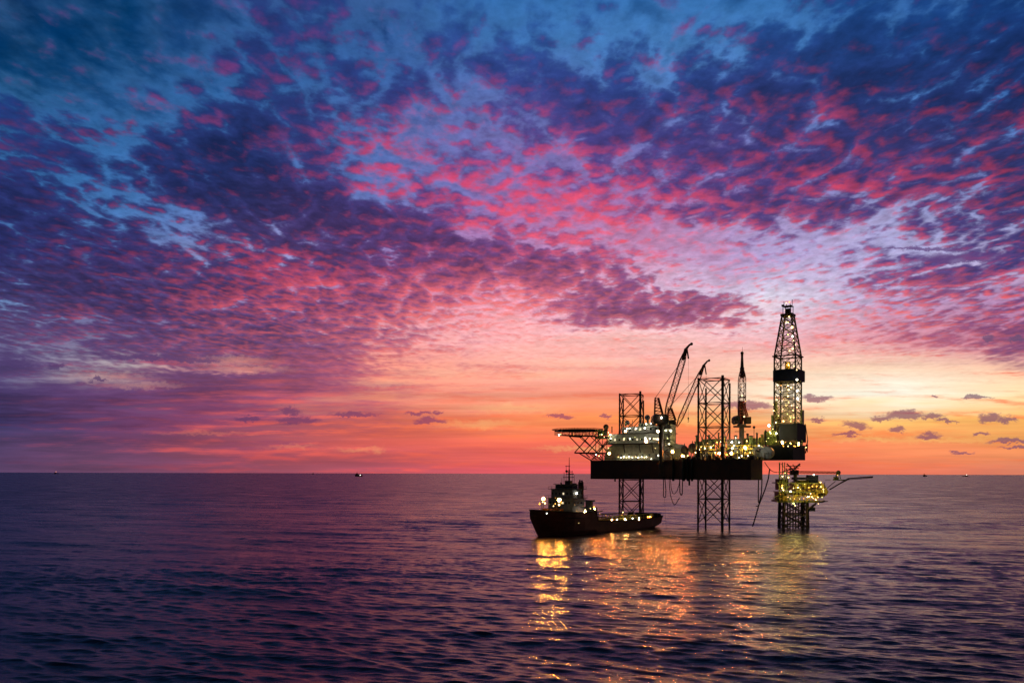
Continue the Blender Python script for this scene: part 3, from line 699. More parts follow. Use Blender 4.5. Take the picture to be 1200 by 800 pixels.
for px_, y1, w, mt_ in ((817, 511, .7, 'green'), (831, 510.5, .5, 'grey'), (842, 508, .35, 'steel'), (848, 512, .8, 'yellow'), (862, 511, .6, 'grey'), (876, 509, .5, 'steel'), (880, 511.5, .8, 'green'), (887, 508, .4, 'steel'), (893, 510, .6, 'yellow'), (897, 505, .3, 'steel')):
    m = MB(); c = Vector(RP(px_, y1, 17)); m.tube((c.x, c.y, HT), c, w, n=8); m.tube(c, c + Vector((0, 0, .5)), w * 1.6, w * .8, 8); m.tube(c + Vector((-w * 2, 0, -2.5)), c + Vector((w * 2.5, 0, -2.5)), w * .35); m.build('ventilator', mt_, rig)
m = MB()
for px_ in range(816, 890, 6): m.tube(RF(RA(px_, 16), 16, HT), RF(RA(px_, 16), 16, HT + 6.4), .16, n=5)
for z in (3.2, 4.8, 6.4): m.tube(RF(RA(816, 16), 16, HT + z), RF(RA(888, 16), 16, HT + z), .2, n=5)
m.build('pipe_rack', 'yellow', rig)
m = MB(); m.tube(RP(883.5, 516, 15), RP(883.5, 502, 15), 0.12); m.ball(RP(883.5, 500.5, 15), 0.6); m.build('beacon_post', 'steel', rig)
# boxes and drums along the deck edge, black against the lights
m = MB()
for k in range(44):
    px_ = rnd.uniform(786, 884); a = RA(px_, 1.2); w = rnd.uniform(.3, 1.6)
    m.box(RF, a, a + w, .7, 1.9, HT, HT + rnd.uniform(.3, 1.9))
m.build('deck_edge_gear', 'steel', rig)

# rig lamps (px, py, depth into the rig, colour, radius)
def lamps(lst, parent, f=RP):
    for i, (px_, py_, b, mt_, r) in enumerate(lst):
        if mt_ == 'e_white' and parent.name.startswith(('drilling_derrick', 'wellhead')) and i % 3: mt_ = 'e_warm'
        lamp(parent, f(px_, py_, b), mt_, r * (.8 + .4 * ((i * 7) % 5) / 4))
W_, WM, AM, GR = 'e_white', 'e_warm', 'e_amber', 'e_green'
lamps([(px_, 535.2 + (i % 2) * .7, 4.6, W_ if i % 3 else WM, .34) for i, px_ in enumerate((724.5, 727.5, 731, 734, 737, 741, 745, 748, 752, 755, 757.5))], rig)
lamps([(771.5, 533.5, 3.6, W_, .45), (763, 537.5, 4, W_, .3), (715, 509.2, 5, W_, .42), (715.5, 513.5, 5, W_, .36), (713, 506.5, 5, WM, .25), (731.5, 513.5, 4.8, WM, .46), (738, 514, 4.8, W_, .32),
       (744, 512, 4.8, GR, .22), (750.5, 514.5, 4.8, GR, .2), (756, 513.3, 4.8, W_, .46), (761.3, 513.8, 4.8, W_, .4), (766, 514, 4.8, WM, .4), (770.5, 514.5, 4.8, W_, .36), (768, 525, 4, WM, .25),
       (735, 502, 6, W_, .4), (738, 501.6, 6, W_, .34), (745.5, 501.8, 6, W_, .4), (755.5, 501.5, 6, W_, .42), (749, 504, 6, GR, .24), (757, 496.5, 7, W_, .36), (762.5, 496, 7, W_, .4),
       (780, 504.3, 2.4, W_, .42), (786, 504.5, 2.4, W_, .5), (782, 513.5, 2.4, GR, .3), (655, 509.5, 5, W_, .45), (657, 508.5, 6, WM, .3), (698.5, 532.5, 5, W_, .36), (702, 534, 5, WM, .3), (684, 509, 5.5, AM, .2), (672, 509, 6, AM, .2),
       (708, 512, 6, WM, .3), (703, 509, 7, GR, .24), (697, 507, 7, AM, .2), (713, 525, 5, WM, .25),
       (822, 524, 14, WM, .42), (824, 534, 14, W_, .42), (833, 524, 14, W_, .42), (840, 518, 14, AM, .4), (844.5, 517.5, 14, WM, .4), (844, 527, 14, GR, .34), (836, 521, 14, GR, .28), (829, 519, 16, AM, .28),
       (851.5, 532.5, 8, AM, .6), (857.5, 518, 14, W_, .58), (858.2, 525, 14, W_, .46), (866, 518, 14, W_, .34), (869, 534, 13, W_, .3), (875, 516.5, 15, AM, .42), (873, 530.5, 13, WM, .36), (879, 530, 13, WM, .3),
       (864, 529.5, 13, GR, .28), (876, 534, 12, W_, .42), (866, 536, 12, W_, .3), (882, 535, 12, W_, .24), (815, 530, 14, W_, .24), (862, 513, 16, W_, .24), (818, 519, 15, GR, .24), (849, 521, 15, GR, .2)], rig)
# big floodlights that light the water
for px_, py_, b, mt_ in ((714, 531, 4.0, 'e_flood'), (733, 505, 4.5, 'e_floodw'), (757, 517, 3.5, 'e_flood'), (771, 505, 4.2, 'e_floodw'), (788, 529, 2.2, 'e_flood'), (800, 534, 1.0, 'e_flood'),
                         (819, 527, 12, 'e_flood'), (843, 531, 7, 'e_flood'), (857, 531, 8, 'e_flood'), (873, 524, 12, 'e_flood')):
    p = Vector(RP(px_, py_, b)); floodlight(rig, p, (p.x * .55, p.y * .45, -4), mt_, 0.42)

YG, YL, WH = (1.0, 0.78, 0.20), (1.0, 0.62, 0.16), (1.0, 0.95, 0.75)
for px_, py_, b, e, c in ((826, 525, 12.0, 1500, YG), (838, 530, 13, 900, YG), (846, 520, 13, 700, YL), (860, 522, 12, 1200, WH), (874, 526, 13, 1400, YG), (889, 522, 8, 900, WH), (705, 509, 4, 500, YG), (784, 520, -1, 700, WH), (806, 534, 5, 350, YG)):
    add_fill_light(rig, RP(px_, py_, b), e, c)  # fill added to brighten the deck machinery and quarters

# ================================================================== CRANES
def crane(label, ped, house, gantry, foot, tip, Yb, Yt, wid, hook_len, zb, jib=(4.5, 5.5)):
    """ped (px, py bottom, py top, radius), house (px0, px1, py0, py1), gantry (px top, py top), foot/tip of the boom"""
    base = Vector(P(ped[0], 553, Yb)); base.z = zb
    t = thing('pedestal_crane', base, label, 'crane', 'cranes on the drilling rig')
    m = MB(); m.tube(base, P(ped[0], ped[2], Yb), ped[3], n=12); m.tube(P(ped[0], ped[2] + 1.5, Yb), P(ped[0], ped[2], Yb), ped[3] * 1.8, n=12); m.build('pedestal', 'steel', t)
    x0, _, z1 = P(house[0], house[2], Yb); x1, _, z0 = P(house[1], house[3], Yb)
    m = MB(); I = lambda a, b, z: (a, b, z); c = .9
    pr = [(x0 + c, z0), (x1 - c, z0), (x1, z0 + c), (x1, z1 - c), (x1 - c, z1), (x0 + c, z1), (x0, z1 - c), (x0, z0 + c)]
    m.prism(I, pr, Yb - 2.4, Yb + 3.5); hs = m.build('machinery_house', 'steel', t)
    w = MB(); w.box(I, x1 - 2.6, x1 - .8, Yb - 2.46, Yb - 2.35, z0 + 1.6, z1 - 1.2); w.build('cab_window', 'glass', hs)
    g = Vector(P(gantry[0], gantry[1], Yb)); gx = 1.3; m = MB()
    for yy in (-1.1, 1.1):
        for sx, r in ((-0.2, .2), (3.4, .3)):
            m.tube((g.x + sx, g.y + yy, z1 - .3), (g.x + (0 if sx < 1 else 1.4), g.y + yy, g.z), r)
        for k in range(5):
            za = z1 + (g.z - z1) * k / 5; zc = z1 + (g.z - z1) * (k + 1) / 5
            m.tube((g.x - .1, g.y + yy, za), (g.x + 2.9 - k * .3, g.y + yy, zc), .13); m.tube((g.x - .1, g.y + yy, zc), (g.x + 2.9 - k * .3, g.y + yy, zc), .1)
    for sx in (0, 1.4): m.tube((g.x + sx, g.y - 1.1, g.z), (g.x + sx, g.y + 1.1, g.z), .25)
    m.build('gantry', 'crane', t)
    A_ = Vector(P(*foot, Yb)); B_ = Vector(P(*tip, Yt)); d = (B_ - A_).normalized()
    sx = d.cross(Vector((0, 1, 0))).normalized() if abs(d.y) < .9 else Vector((1, 0, 0)); sy = d.cross(sx).normalized()
    n = int((B_ - A_).length / (wid * 1.15)); quads = []
    for k in range(n + 1):
        f = k / n; h = wid / 2 * min(1, .25 + f * 6, .3 + (1 - f) * 4); c0 = A_ + (B_ - A_) * f
        quads.append([c0 + sx * h * a + sy * h * b for a, b in ((-1, -1), (1, -1), (1, 1), (-1, 1))])
    m = MB()
    for i in range(4): m.path([q_[i] for q_ in quads], wid * .07, 5)
    lattice(m, quads, .1, wid * .034, xbrace=False)
    bm_ = m.build('boom', 'crane', t)
    m = MB(); e = B_ + Vector((jib[0] * .33, 0, jib[1] * .33)); e2 = B_ + Vector((jib[0] * .55, 0, jib[1] * .42))
    m.tube(B_ - d * 5, B_, wid * .3, wid * .38, 6); m.tube(B_, e, wid * .3, wid * .2, 6); m.tube(e, e2, wid * .22, n=6); m.ball(e2, wid * .3, 8, 5)
    m.tube(B_ + Vector((.4, 0, .2)), B_ + Vector((1.1, 0, -4.2)), wid * .16, n=5)
    m.build('boom_head', 'steel', bm_)
    m = MB(); k = Vector(quads[int(n * .93)][0])
    m.tube(g, k, .055, n=4); m.tube(g + Vector((0, 1.4, 0)), k + Vector((0, 1, 0)), .055, n=4)
    m.build('pendant_cable', 'steel', t)
    if hook_len:
        hp = B_ + Vector((1.1, 0, -4.2)); m = MB(); m.tube(hp, hp + Vector((0, 0, -hook_len)), .045, n=4); m.build('hoist_cable', 'steel', t)
        m = MB(); e3 = hp + Vector((0, 0, -hook_len)); m.tube(e3, e3 + Vector((0, 0, -1.2)), .35, .2, 8); m.path([e3 + Vector((0, 0, -1.2)), e3 + Vector((.3, 0, -1.7)), e3 + Vector((0, 0, -2.1)), e3 + Vector((-.3, 0, -1.8))], .1); m.build('hook', 'steel', t)
    return t
YA = 372 - 0.587 * RA(774.5, -2) - 2 * .81
c1 = crane('tallest red boom crane, nearest the lit white quarters, lamp on its machinery house', (774.6, 0, 497, 1.0), (764.5, 782, 485.5, 497.5), (767.5, 466.5), (780, 487), (803.5, 409), YA, YA + 4, 2.3, 26, HB + 1.5)
lamp(c1, P(775, 489.2, YA - 3.0), 'e_white', .62)
m = MB()
for z in np.arange(HB + 2, HT + 3, 2.2): m.box(RF, RA(774.6, -2) - .5, RA(774.6, -2) + .5, -1.5, 0.0, z, z + .3)
m.build('bracket', 'steel', c1)
m = MB(); yb = YA + 18; 
c2 = crane('shorter red boom crane leaning right, between the taller boom and the front lattice leg', (787.5, 0, 500, 1.0), (782.5, 791, 492, 501), (783, 478.5), (793, 500), (824.5, 428), yb, yb + 4, 1.9, 22, HT - .1)
Y3 = 349.0
c3 = crane('upright crane seen end-on between the front lattice leg and the derrick', (869, 0, 497, 1.1), (859.5, 865, 487, 497), (866.5, 470), (869, 495), (869.3, 431), Y3, Y3 + 13, 2.6, 0, HT - .1, jib=(0, 16))
m = MB(); I_ = lambda a, b, z: (a, b, z)
xa, _, za = P(872.5, 496.5, Y3); xb, _, zb_ = P(879, 488.5, Y3); m.box(I_, xa, xb, Y3 - 1.5, Y3 + 1.5, za, zb_)
m.box(I_, P(860, 0, Y3)[0], P(879, 0, Y3)[0], Y3 - 1.2, Y3 + 1.2, P(0, 498.5, Y3)[2], P(0, 496.5, Y3)[2])
m.tube(P(861, 505.5, Y3), P(874, 505.5, Y3), .15); m.build('slewing_platform', 'steel', c3)
m = MB(); m.tube(P(869.3, 431, Y3 + 13), P(869.6, 412, Y3 + 13), .8, .25); m.tube(P(869.6, 413, Y3 + 13), P(869.6, 406.5, Y3 + 13), .07)
m.tube(P(865.5, 439.5, Y3 + 11), P(873.5, 439.5, Y3 + 11), .2); m.tube(P(866, 465.5, Y3 + 5), P(873, 465.5, Y3 + 5), .35)
m.box(I_, P(867.5, 0, Y3)[0], P(871.5, 0, Y3)[0], Y3 + 1, Y3 + 4, P(0, 494, Y3)[2], P(0, 468, Y3)[2]); m.build('aerial', 'steel', c3)
lamps_xyz = lambda lst, t: [lamp(t, P(a, b, y), c, r) for a, b, y, c, r in lst]
lamps_xyz([(869.5, 463.5, Y3 + .5, WM, .36), (872, 488, Y3 - 2, WM, .38), (873.5, 470, Y3, AM, .24), (866, 492, Y3 - 2, AM, .2), (869, 453, Y3 + 3, AM, .2)], c3)

# ================================================================== DERRICK on its cantilever
DC = 35.0
dk = thing('drilling_derrick', RF(RA(923, DC), DC, 30.2), 'tall tapering lattice derrick strung with lamps, dark bands round foot and waist', 'derrick')
m = MB(); cz0 = 30.25; cz1 = RZ(920, 522, 26)
ca1 = RA(943.5, 44); ca0 = RA(888, 26)
m.box(RF, ca0, ca1, 26, 44, cz0, cz1)
for a in np.arange(ca0 + 1, ca1, 3): m.box(RF, a, a + .25, 25.85, 26.05, cz0 + .2, cz1 - .2)
m.box(RF, ca0 - 14, ca0 + 1, 27, 28.4, cz0, cz1 - 2); m.box(RF, ca0 - 14, ca0 + 1, 41, 43, cz0, cz1 - 2)
m.build('cantilever', 'navy', dk)
m = MB(); RS(m, 900, 945, 520.8, 522, 26.5, 43.5); RS(m, 908, 944, 515.8, 517.2, 28, 43); m.build('drill_floor', 'steel', dk)
fz0, fz1 = RZ(925, 521, 28), RZ(925, 516.5, 28)
m = MB()
for px_ in (905, 912, 919, 926, 933, 940): m.tube(RF(RA(px_, 28.5), 28.5, fz0 - .2), RF(RA(px_, 28.5), 28.5, fz1 + .3), .3)
RS(m, 915, 940, 516, 521.5, 33, 40); m.build('floor_posts', 'green', dk)
m = MB(); RS(m, 913, 944.5, 496, 517, 29, 42.5); ww = m.build('wind_wall', 'navy', dk)
q = MB(); RS(q, 903.5, 914, 486, 516, 31, 40); q.build('doghouse', 'green', dk); q = MB(); RS(q, 938.5, 941.5, 480, 497, 38, 41); q.build('doghouse', 'green', dk)
m = MB(); RS(m, 895, 913, 505, 512, 29, 33); RS(m, 889, 915, 512, 521, 30, 36); m.build('driller_cabin', 'green', dk)
m = MB(); RS(m, 906, 911, 470, 487, 32, 34); m.build('standpipe_rack', 'green', dk)
ac = RA(923, DC)
def ring(h, z, da=0): return [RF(ac + da + sa * h, DC + sb * h, z) for sa, sb in ((-1, -1), (1, -1), (1, 1), (-1, 1))]
zd = lambda py: RZ(923, py, DC)
zs = [zd(y) for y in (520, 508, 496, 484, 472, 460, 448, 434, 418, 406, 394, 382, 371)]
def hh(z):
    z1, z2 = zd(418), zd(368)
    return 4.55 if z <= z1 else 4.55 + (1.95 - 4.55) * (z - z1) / (z2 - z1)
quads = [ring(hh(z), z) for z in zs]
m = MB(); lattice(m, quads, .2, .17)
for z in (zd(490), zd(478), zd(466), zd(454), zd(440), zd(426), zd(412), zd(400), zd(388), zd(376)):
    rg = ring(hh(z), z); m.path(rg + rg[:1], .13)
mast = m.build('mast_bracing', 'mast', dk)
for i in range(4):
    q = MB(); q.path([ring(hh(z), z)[i] for z in (zd(520), zd(418), zd(368))], .36, 8); q.build('mast_leg', 'steel', dk)
m = MB()
for h_, y0, y1, th in ((5.3, 417, 418.6, 0), ):
    z = zd(418.6); m.box(RF, ac - h_, ac + h_, DC - h_, DC - h_ + .9, z, z + .5); m.box(RF, ac - h_, ac + h_, DC + h_ - .9, DC + h_, z, z + .5); m.box(RF, ac - h_, ac - h_ + .9, DC - h_, DC + h_, z, z + .5); m.box(RF, ac + h_ - .9, ac + h_, DC - h_, DC + h_, z, z + .5)
m.build('service_walkway', 'steel', dk)
za, zb2 = zd(447.5), zd(434.5); h_ = 5.0
m = MB(); t_ = .2
m.box(RF, ac - h_, ac + h_ + 1, DC - h_, DC - h_ + t_, za, zb2); m.box(RF, ac - h_, ac + h_ + 1, DC + h_ - t_, DC + h_, za, zb2); m.box(RF, ac - h_, ac - h_ + t_, DC - h_ + t_, DC + h_ - t_, za, zb2); m.box(RF, ac + h_ + .8, ac + h_ + 1, DC - h_ + t_, DC + h_ - t_, za, zb2)
m.box(RF, ac - h_ + t_, ac + h_ + .8, DC - h_ + t_, DC + h_ - t_, za + 1, za + 1.15)
m.build('monkeyboard', 'navy', dk)
m = MB(); z = zd(369.5); h2 = 2.6
m.box(RF, ac - h2, ac + h2, DC - h2, DC + h2, z - .4, z + .5)
for s_ in ring(1.7, z): s_ = Vector(s_); m.tube(s_, s_ + Vector((0, 0, 4.2)), .16)
m.box(RF, ac - 1.9, ac + 1.9, DC - 1.9, DC + 1.9, z + 3.8, z + 4.1)
m.tube(RF(ac - 1, DC, z + 2), RF(ac + 1, DC, z + 2), 1.1, n=12)
for s_, hgt in ((-1.8, 2.4), (1.8, 2.8), (0.9, 1.4), (-.7, 1.8)): m.tube(RF(ac + s_, DC, z + 4), RF(ac + s_, DC, z + 4 + hgt), .14)
m.box(RF, ac - 2.6, ac - 1.6, DC - 1, DC, z + 4.1, z + 4.9)
m.build('crown_block', 'steel', dk)
m = MB(); cc = Vector(RF(ac, DC, zd(428))); m.box(RF, ac - 1.0, ac + 1.0, DC - 1.0, DC + .9, zd(432), zd(424)); m.tube(cc + Vector((0, 0, -1.4)), cc + Vector((0, 0, -4)), .5, n=8)
tb = m.build('travelling_block', 'yellow', dk)
q = MB()
for s_ in (-.6, -.2, .2, .6): q.tube(RF(ac + s_, DC, zd(370)), RF(ac + s_, DC, zd(424)), .04, n=4)
q.build('drilling_line', 'steel', tb)
m = MB()
for k in range(10): m.tube(RF(ac - 2.6 + .25 * k, DC + 1.8, fz1), RF(ac - 2.6 + .25 * k, DC + 1.8, zd(437)), .09, n=5)
for k in range(7): m.tube(RF(ac + .9 + .3 * k, DC - 1.9, fz1), RF(ac + .9 + .3 * k, DC - 1.9, zd(439)), .09, n=5)
m.build('drill_pipe_stands', 'grey', dk)
m = MB()   # ladder cage and cable loops that hang at the right side
a_ = RA(939, DC + 3)
m.tube(RF(ca1 + .3, 43, RZ(944, 496, 40)), RF(ca1 + 1.4, 43, cz1 + 3), .16); m.tube(RF(ca1 + 1.4, 43, cz1 + 3), RF(ca1 + .4, 43, cz1 - 3), .22); m.tube(RF(ca1 + 1.0, 43, cz1 + 1), RF(ca1 + 1.2, 43, cz1 - 2.5), .5, .2)
m.build('escape_ladder', 'steel', dk)
def DP(px_, py_, b): return RF(RA(px_, b), b, RZ(px_, py_, b))
lamps([(924.3, 371.2, 31.2, WM, .62), (921, 378, 31, W_, .36), (927.8, 383.5, 30.5, WM, .66), (928.2, 394, 30.4, W_, .62), (929.5, 399, 31, WM, .3), (928.5, 408.5, 30, W_, .7), (925, 411, 31, WM, .45), (931.5, 411.5, 31, AM, .3), (932, 404, 31, WM, .3),
       (923, 427, 33.2, AM, .9), (933.3, 433.3, 29.6, W_, .42), (930, 429, 30.5, WM, .32), (933.7, 444.7, 28.2, W_, .5), (921, 355, 33, WM, .36), (924.5, 354, 33, AM, .4), (919, 363.5, 33, AM, .24),
       (915, 451.5, 30, AM, .34), (911, 451, 31, WM, .3), (921, 453, 31, WM, .44), (927, 454, 31, W_, .5), (916.5, 454.8, 31, WM, .3), (934, 458, 30, W_, .5), (924, 456.5, 33, WM, .5), (914, 459, 32, WM, .36), (934.6, 466.8, 30, W_, .62), (924, 471, 33, W_, .62),
       (918, 468, 32, AM, .26), (910, 468, 31, WM, .3), (934, 477, 30, WM, .4), (929, 481, 32, W_, .4), (917, 479, 32, WM, .42), (927.5, 475, 32, W_, .36), (906.5, 481, 30, WM, .34), (906, 474, 30, WM, .24), (918, 493.3, 28.3, WM, .46), (926.5, 493.6, 28.3, GR, .5), (922.5, 485, 32, GR, .3), (930, 489, 30, GR, .34),
       (912, 487, 30, GR, .3), (901, 498.5, 28, W_, .7), (905.5, 502.5, 28, WM, .3), (903, 507.7, 28, W_, .46), (909.5, 507.7, 28, W_, .46), (897.5, 516.8, 28, WM, .42), (900.5, 513, 28, GR, .28), (909.5, 517, 27, WM, .3),
       (916.5, 517.6, 27, W_, .95), (918, 522.6, 25.4, AM, .36), (923.5, 522.6, 25.4, WM, .4), (930.5, 522.4, 25.4, AM, .4), (935.8, 518.8, 25.6, WM, .85), (927, 520, 27, AM, .34), (932, 522.8, 25.4, AM, .34), (920.5, 518, 27, AM, .3), (944.5, 524, 41.5, WM, .3)], dk, DP)
for px_, py_, b, mt_ in ((917, 519.5, 25.2, 'e_flood'), (936, 521, 25.2, 'e_flood')):
    p = Vector(DP(px_, py_, b)); floodlight(dk, p, (p.x * .6, p.y * .5, -4), mt_, 0.2)

for px_, py_, b, e, c in ((902, 506, 24, 1300, YG), (926, 489, 32, 700, YG), (909, 495, 24, 900, YG), (921, 476, 35, 600, YL), (923, 464, 35, 600, YL), (923, 452, 35, 600, YL), (924, 428, 33, 300, YL), (923, 408, 34, 300, YL), (923, 392, 34, 250, YL), (923, 378, 34, 150, YL), (926, 519, 27, 300, YL)):
    add_fill_light(dk, DP(px_, py_, b), e, c)  # fill added inside the mast and round the drill floor

# ================================================================== WELLHEAD PLATFORM under the cantilever
PF, PA, PZ = frame(119.0, 349.0, 1.0, -0.16)
def PP(px, py, b): return PF(PA(px, b), b, PZ(px, py, b))
def PS(m, px0, px1, py0, py1, b0, b1):
    a0 = PA(px0, b0); a1 = PA(px1, b0); pm_ = (px0 + px1) / 2
    m.box(PF, a0, a1, b0, b1, PZ(pm_, py1, b0), PZ(pm_, py0, b0)); return a0, a1
wp = thing('wellhead_platform', PF(6, 6, 0), 'small yellow platform with stubby four-legged jacket standing in the sea under the derrick', 'platform')
lx = [PA(919, 2), PA(946, 2)]; lb = [2, 13]; zt_ = PZ(932, 588, 2)
for a in lx:
    for b in lb:
        q = MB(); s_ = 1 if a == lx[1] else -1
        q.tube(PF(a + .5 * s_, b, -6), PF(a, b, zt_), .72, n=10); q.build('jacket_leg', 'steel', wp)
quads = [[PF(lx[0], 2, z), PF(lx[1], 2, z), PF(lx[1], 13, z), PF(lx[0], 13, z)] for z in (-4, 1.2, 6.4, zt_)]
m = MB(); lattice(m, quads, .2, .26); m.build('jacket_bracing', 'steel', wp)
m = MB()
for px_ in (923, 926, 929.5, 932.5, 936, 939, 942.5):
    for b in (4.5, 8): m.tube(PP(px_, 640, b), (*PP(px_, 590, b)[:2], zt_ + .5), .3, n=8)
m.build('conductor_pipes', 'steel', wp)
m = MB()
for z in (3.0, 5.4): m.box(PF, lx[0] + .8, lx[1] - .8, 3, 3.4, z, z + .3); m.box(PF, lx[0] + .8, lx[1] - .8, 10, 10.4, z, z + .3)
m.box(PF, lx[0] - 1, lx[0] + .4, 1, 1.6, 2, 2.4); m.box(PF, lx[1] + .2, lx[1] + 3.5, 2.5, 3.3, zt_ - 4, zt_ - 2.2); m.build('conductor_guides', 'grey', wp)
m = MB(); PS(m, 911, 965, 586.6, 588.6, 0, 16); PS(m, 913, 955, 576, 577.2, 0, 15); PS(m, 911, 960, 565.3, 566.4, 0, 15); decks = m.build('deck', 'green', wp)
m = MB(); za, zb2 = PZ(945, 583, 1.5), PZ(945, 562.5, 1.5); a0, a1 = PA(928, 1.5), PA(971, 1.5)
pr = [(a0, za + 1), (a0 + 1, zb2 - 1.2), (a0 + 3, zb2), (a1 - 4.5, zb2), (a1 - 1.6, zb2 - 2), (a1, zb2 - 5), (a1 - .8, za + 1.2), (a1 - 3.5, za)]
m.prism(PF, pr[::-1], 1.5, 13); md = m.build('process_module', 'yellow', wp)
m = MB()
for i, px_ in enumerate((931, 936, 941, 946, 951, 956, 961, 966)):
    a = PA(px_, 1.3); m.tube(PF(a, 1.25, za + .5), PF(a, 1.25, zb2 - 1), .16, n=5)
m.box(PF, a0, a1 - 2.5, 1.1, 1.4, (za + zb2) / 2 - .2, (za + zb2) / 2 + .1)
for k in range(26):
    a = rnd.uniform(a0, a1 - 3); z = rnd.uniform(za + .3, zb2 - 1.4); w = rnd.uniform(.3, 1.2); m.box(PF, a, a + w, .7, 1.35, z, z + rnd.uniform(.3, 1.3))
m.build('module_frame', 'steel', md)
m = MB(); PS(m, 948, 959, 556.5, 565.5, 1, 7); PS(m, 930, 948, 559, 561.8, 1, 6); m.build('control_cabin', 'navy', wp)
m = MB(); PS(m, 912.5, 924, 561, 574, 3, 12); PS(m, 911.5, 922, 577, 586.5, 3, 12); m.build('wellhead_module', 'steel', wp)
m = MB()
for px_, r in ((913.5, .28), (917, .2), (919.5, .2), (922, .2)): m.tube(PP(px_, 588, 1), PP(px_, 541.5 if px_ < 920 else 548, 1), r)
for y in (553, 559.5, 570, 581): m.tube(PP(912, y, .8), PP(926, y, .8), .2)
for k in range(22):
    a = rnd.uniform(PA(911.5, .5), PA(927, .5)); z = rnd.uniform(za - .5, PZ(918, 553, .5)); m.tube(PF(a, .5, z), PF(a + rnd.uniform(-1.6, 1.6), .5, z + rnd.uniform(-1.5, 1.5)), rnd.uniform(.1, .3), n=5)
m.build('riser_pipes', 'green', wp)
m = MB()
for k in range(34):
    a = rnd.uniform(PA(915, 0), PA(960, 0)); z = PZ(940, 588, 0) + rnd.uniform(0, 2.8); w = rnd.uniform(.3, 1.3); m.box(PF, a, a + w, -.3, .6, z, z + rnd.uniform(.3, 1.0))
for k in range(12):
    a = PA(914 + 4 * k, -.2); m.tube(PF(a, -.2, PZ(940, 588, 0)), PF(a, -.2, PZ(940, 577, 0)), .12, n=5)
m.build('lower_deck_gear', 'yellow', wp)
railing(wp, [PF(PA(911, 0), 12, PZ(930, 586.6, 0)), PF(PA(911, 0), 0, PZ(930, 586.6, 0)), PF(PA(965, 0), 0, PZ(930, 586.6, 0))], 1.2, 1.5, .06, 'yellow')
m = MB()
fl = [PP(972, 573.5, 3), PP(994, 560.5, 3), PP(1009, 559.3, 3), PP(1023, 558.3, 3)]
m.path(fl, .3, 6); m.tube(PP(969, 572, 3), PP(979, 563.5, 3), .16); m.tube(PP(975, 571.5, 5), PP(995, 561.2, 5), .16); m.path([PP(994, 562, 5), PP(1023, 559.4, 3)], .14)
m.build('flare_boom', 'steel', wp)
m = MB(); m.tube(PP(955, 589, 0), PP(967, 586.5, -1), .35); m.tube(PP(948, 596, 1), PP(956, 590, 1), .5); m.tube(PP(961, 588, -.5), PP(970, 587, -.5), .2); m.build('boat_landing', 'steel', wp)
lamps([(916.7, 568.5, -.3, AM, .7), (916.6, 571.5, -.3, WM, .5), (924, 559.2, -.3, W_, .4), (953.5, 556, -.2, W_, .42), (954, 566, .3, W_, .34), (952, 569.5, -.3, AM, .55), (948, 571, .2, AM, .35), (957, 569.5, 0, AM, .4), (961.5, 565, 0, WM, .5), (965, 573, .3, WM, .36), (965.2, 576, .4, WM, .34), (963.5, 582.5, -.6, GR, .3),
       (926.7, 575.6, -.6, W_, .42), (930, 571.8, .2, W_, .28), (938, 573, .2, GR, .24), (946.5, 582, -.8, W_, .36), (948.5, 581.5, -.8, W_, .36), (951.5, 582, -.8, W_, .34), (953, 583.5, -.8, WM, .28), (958.5, 582.2, -.8, W_, .28), (923.5, 582, -.8, W_, .28),
       (926, 584, -.8, GR, .26), (931, 584, -.8, AM, .26), (937, 584.2, -.8, GR, .26), (942, 584, -.8, AM, .26), (935, 568, .2, GR, .3), (943, 567, .2, GR, .26), (920, 554, -.6, GR, .3), (915, 579, -.6, AM, .2), (959, 590, 0, W_, .2)], wp, PP)
for px_, py_, b, e, c in ((935, 571, -3, 650, YG), (950, 578, -3, 450, YL), (962, 570, -3, 600, YG), (918, 574, -3, 450, YL), (917, 558, -3, 350, YG), (932, 592, -2, 250, YG)):
    add_fill_light(wp, PP(px_, py_, b), e, c)  # fill added in front of the platform modules
floodlight(wp, PP(956, 585, -1.2), PP(957, 640, -40), 'e_flood', .1)
floodlight(wp, PP(930, 589.5, 0), PP(930, 640, -40), 'e_green', .4)
pc_ = thing('platform_crane', PP(932, 560, 7), 'small dark platform crane with long level boom and yellow basket at its tip', 'crane')
m = MB(); m.tube(PP(932, 566, 7), PP(932, 556, 7), .8, n=10); m.build('pedestal', 'yellow', pc_)
m = MB(); PS(m, 927, 936, 550.5, 556.5, 5.5, 9); m.build('cab', 'steel', pc_)
m = MB()
for p, w, r in (((922, 543), (931, 552), .3), ((937, 544), (927, 553), .3), ((921, 546), (938, 545.5), .2), ((924, 549), (936, 548), .22), ((929, 544), (934, 552), .22), ((918, 552), (929, 549), .25), ((915, 543), (925, 554), .12), ((937.5, 543), (931, 549), .35)):
    m.tube(PP(*p, 7), PP(*w, 7), r)
m.build('mast_frame', 'steel', pc_)
A_, B_ = Vector(PP(930, 552.8, 7)), Vector(PP(984, 553.6, 4)); quads = []
for k in range(25):
    c0 = A_ + (B_ - A_) * k / 24; h_ = .55; quads.append([c0 + Vector((0, y, z)) for y, z in ((-h_, -h_ * .7), (h_, -h_ * .7), (h_, h_ * .7), (-h_, h_ * .7))])
m = MB(); lattice(m, quads, .1, .06, xbrace=False)
for i in range(4): m.path([q_[i] for q_ in quads], .11, 5)
m.build('boom', 'steel', pc_)
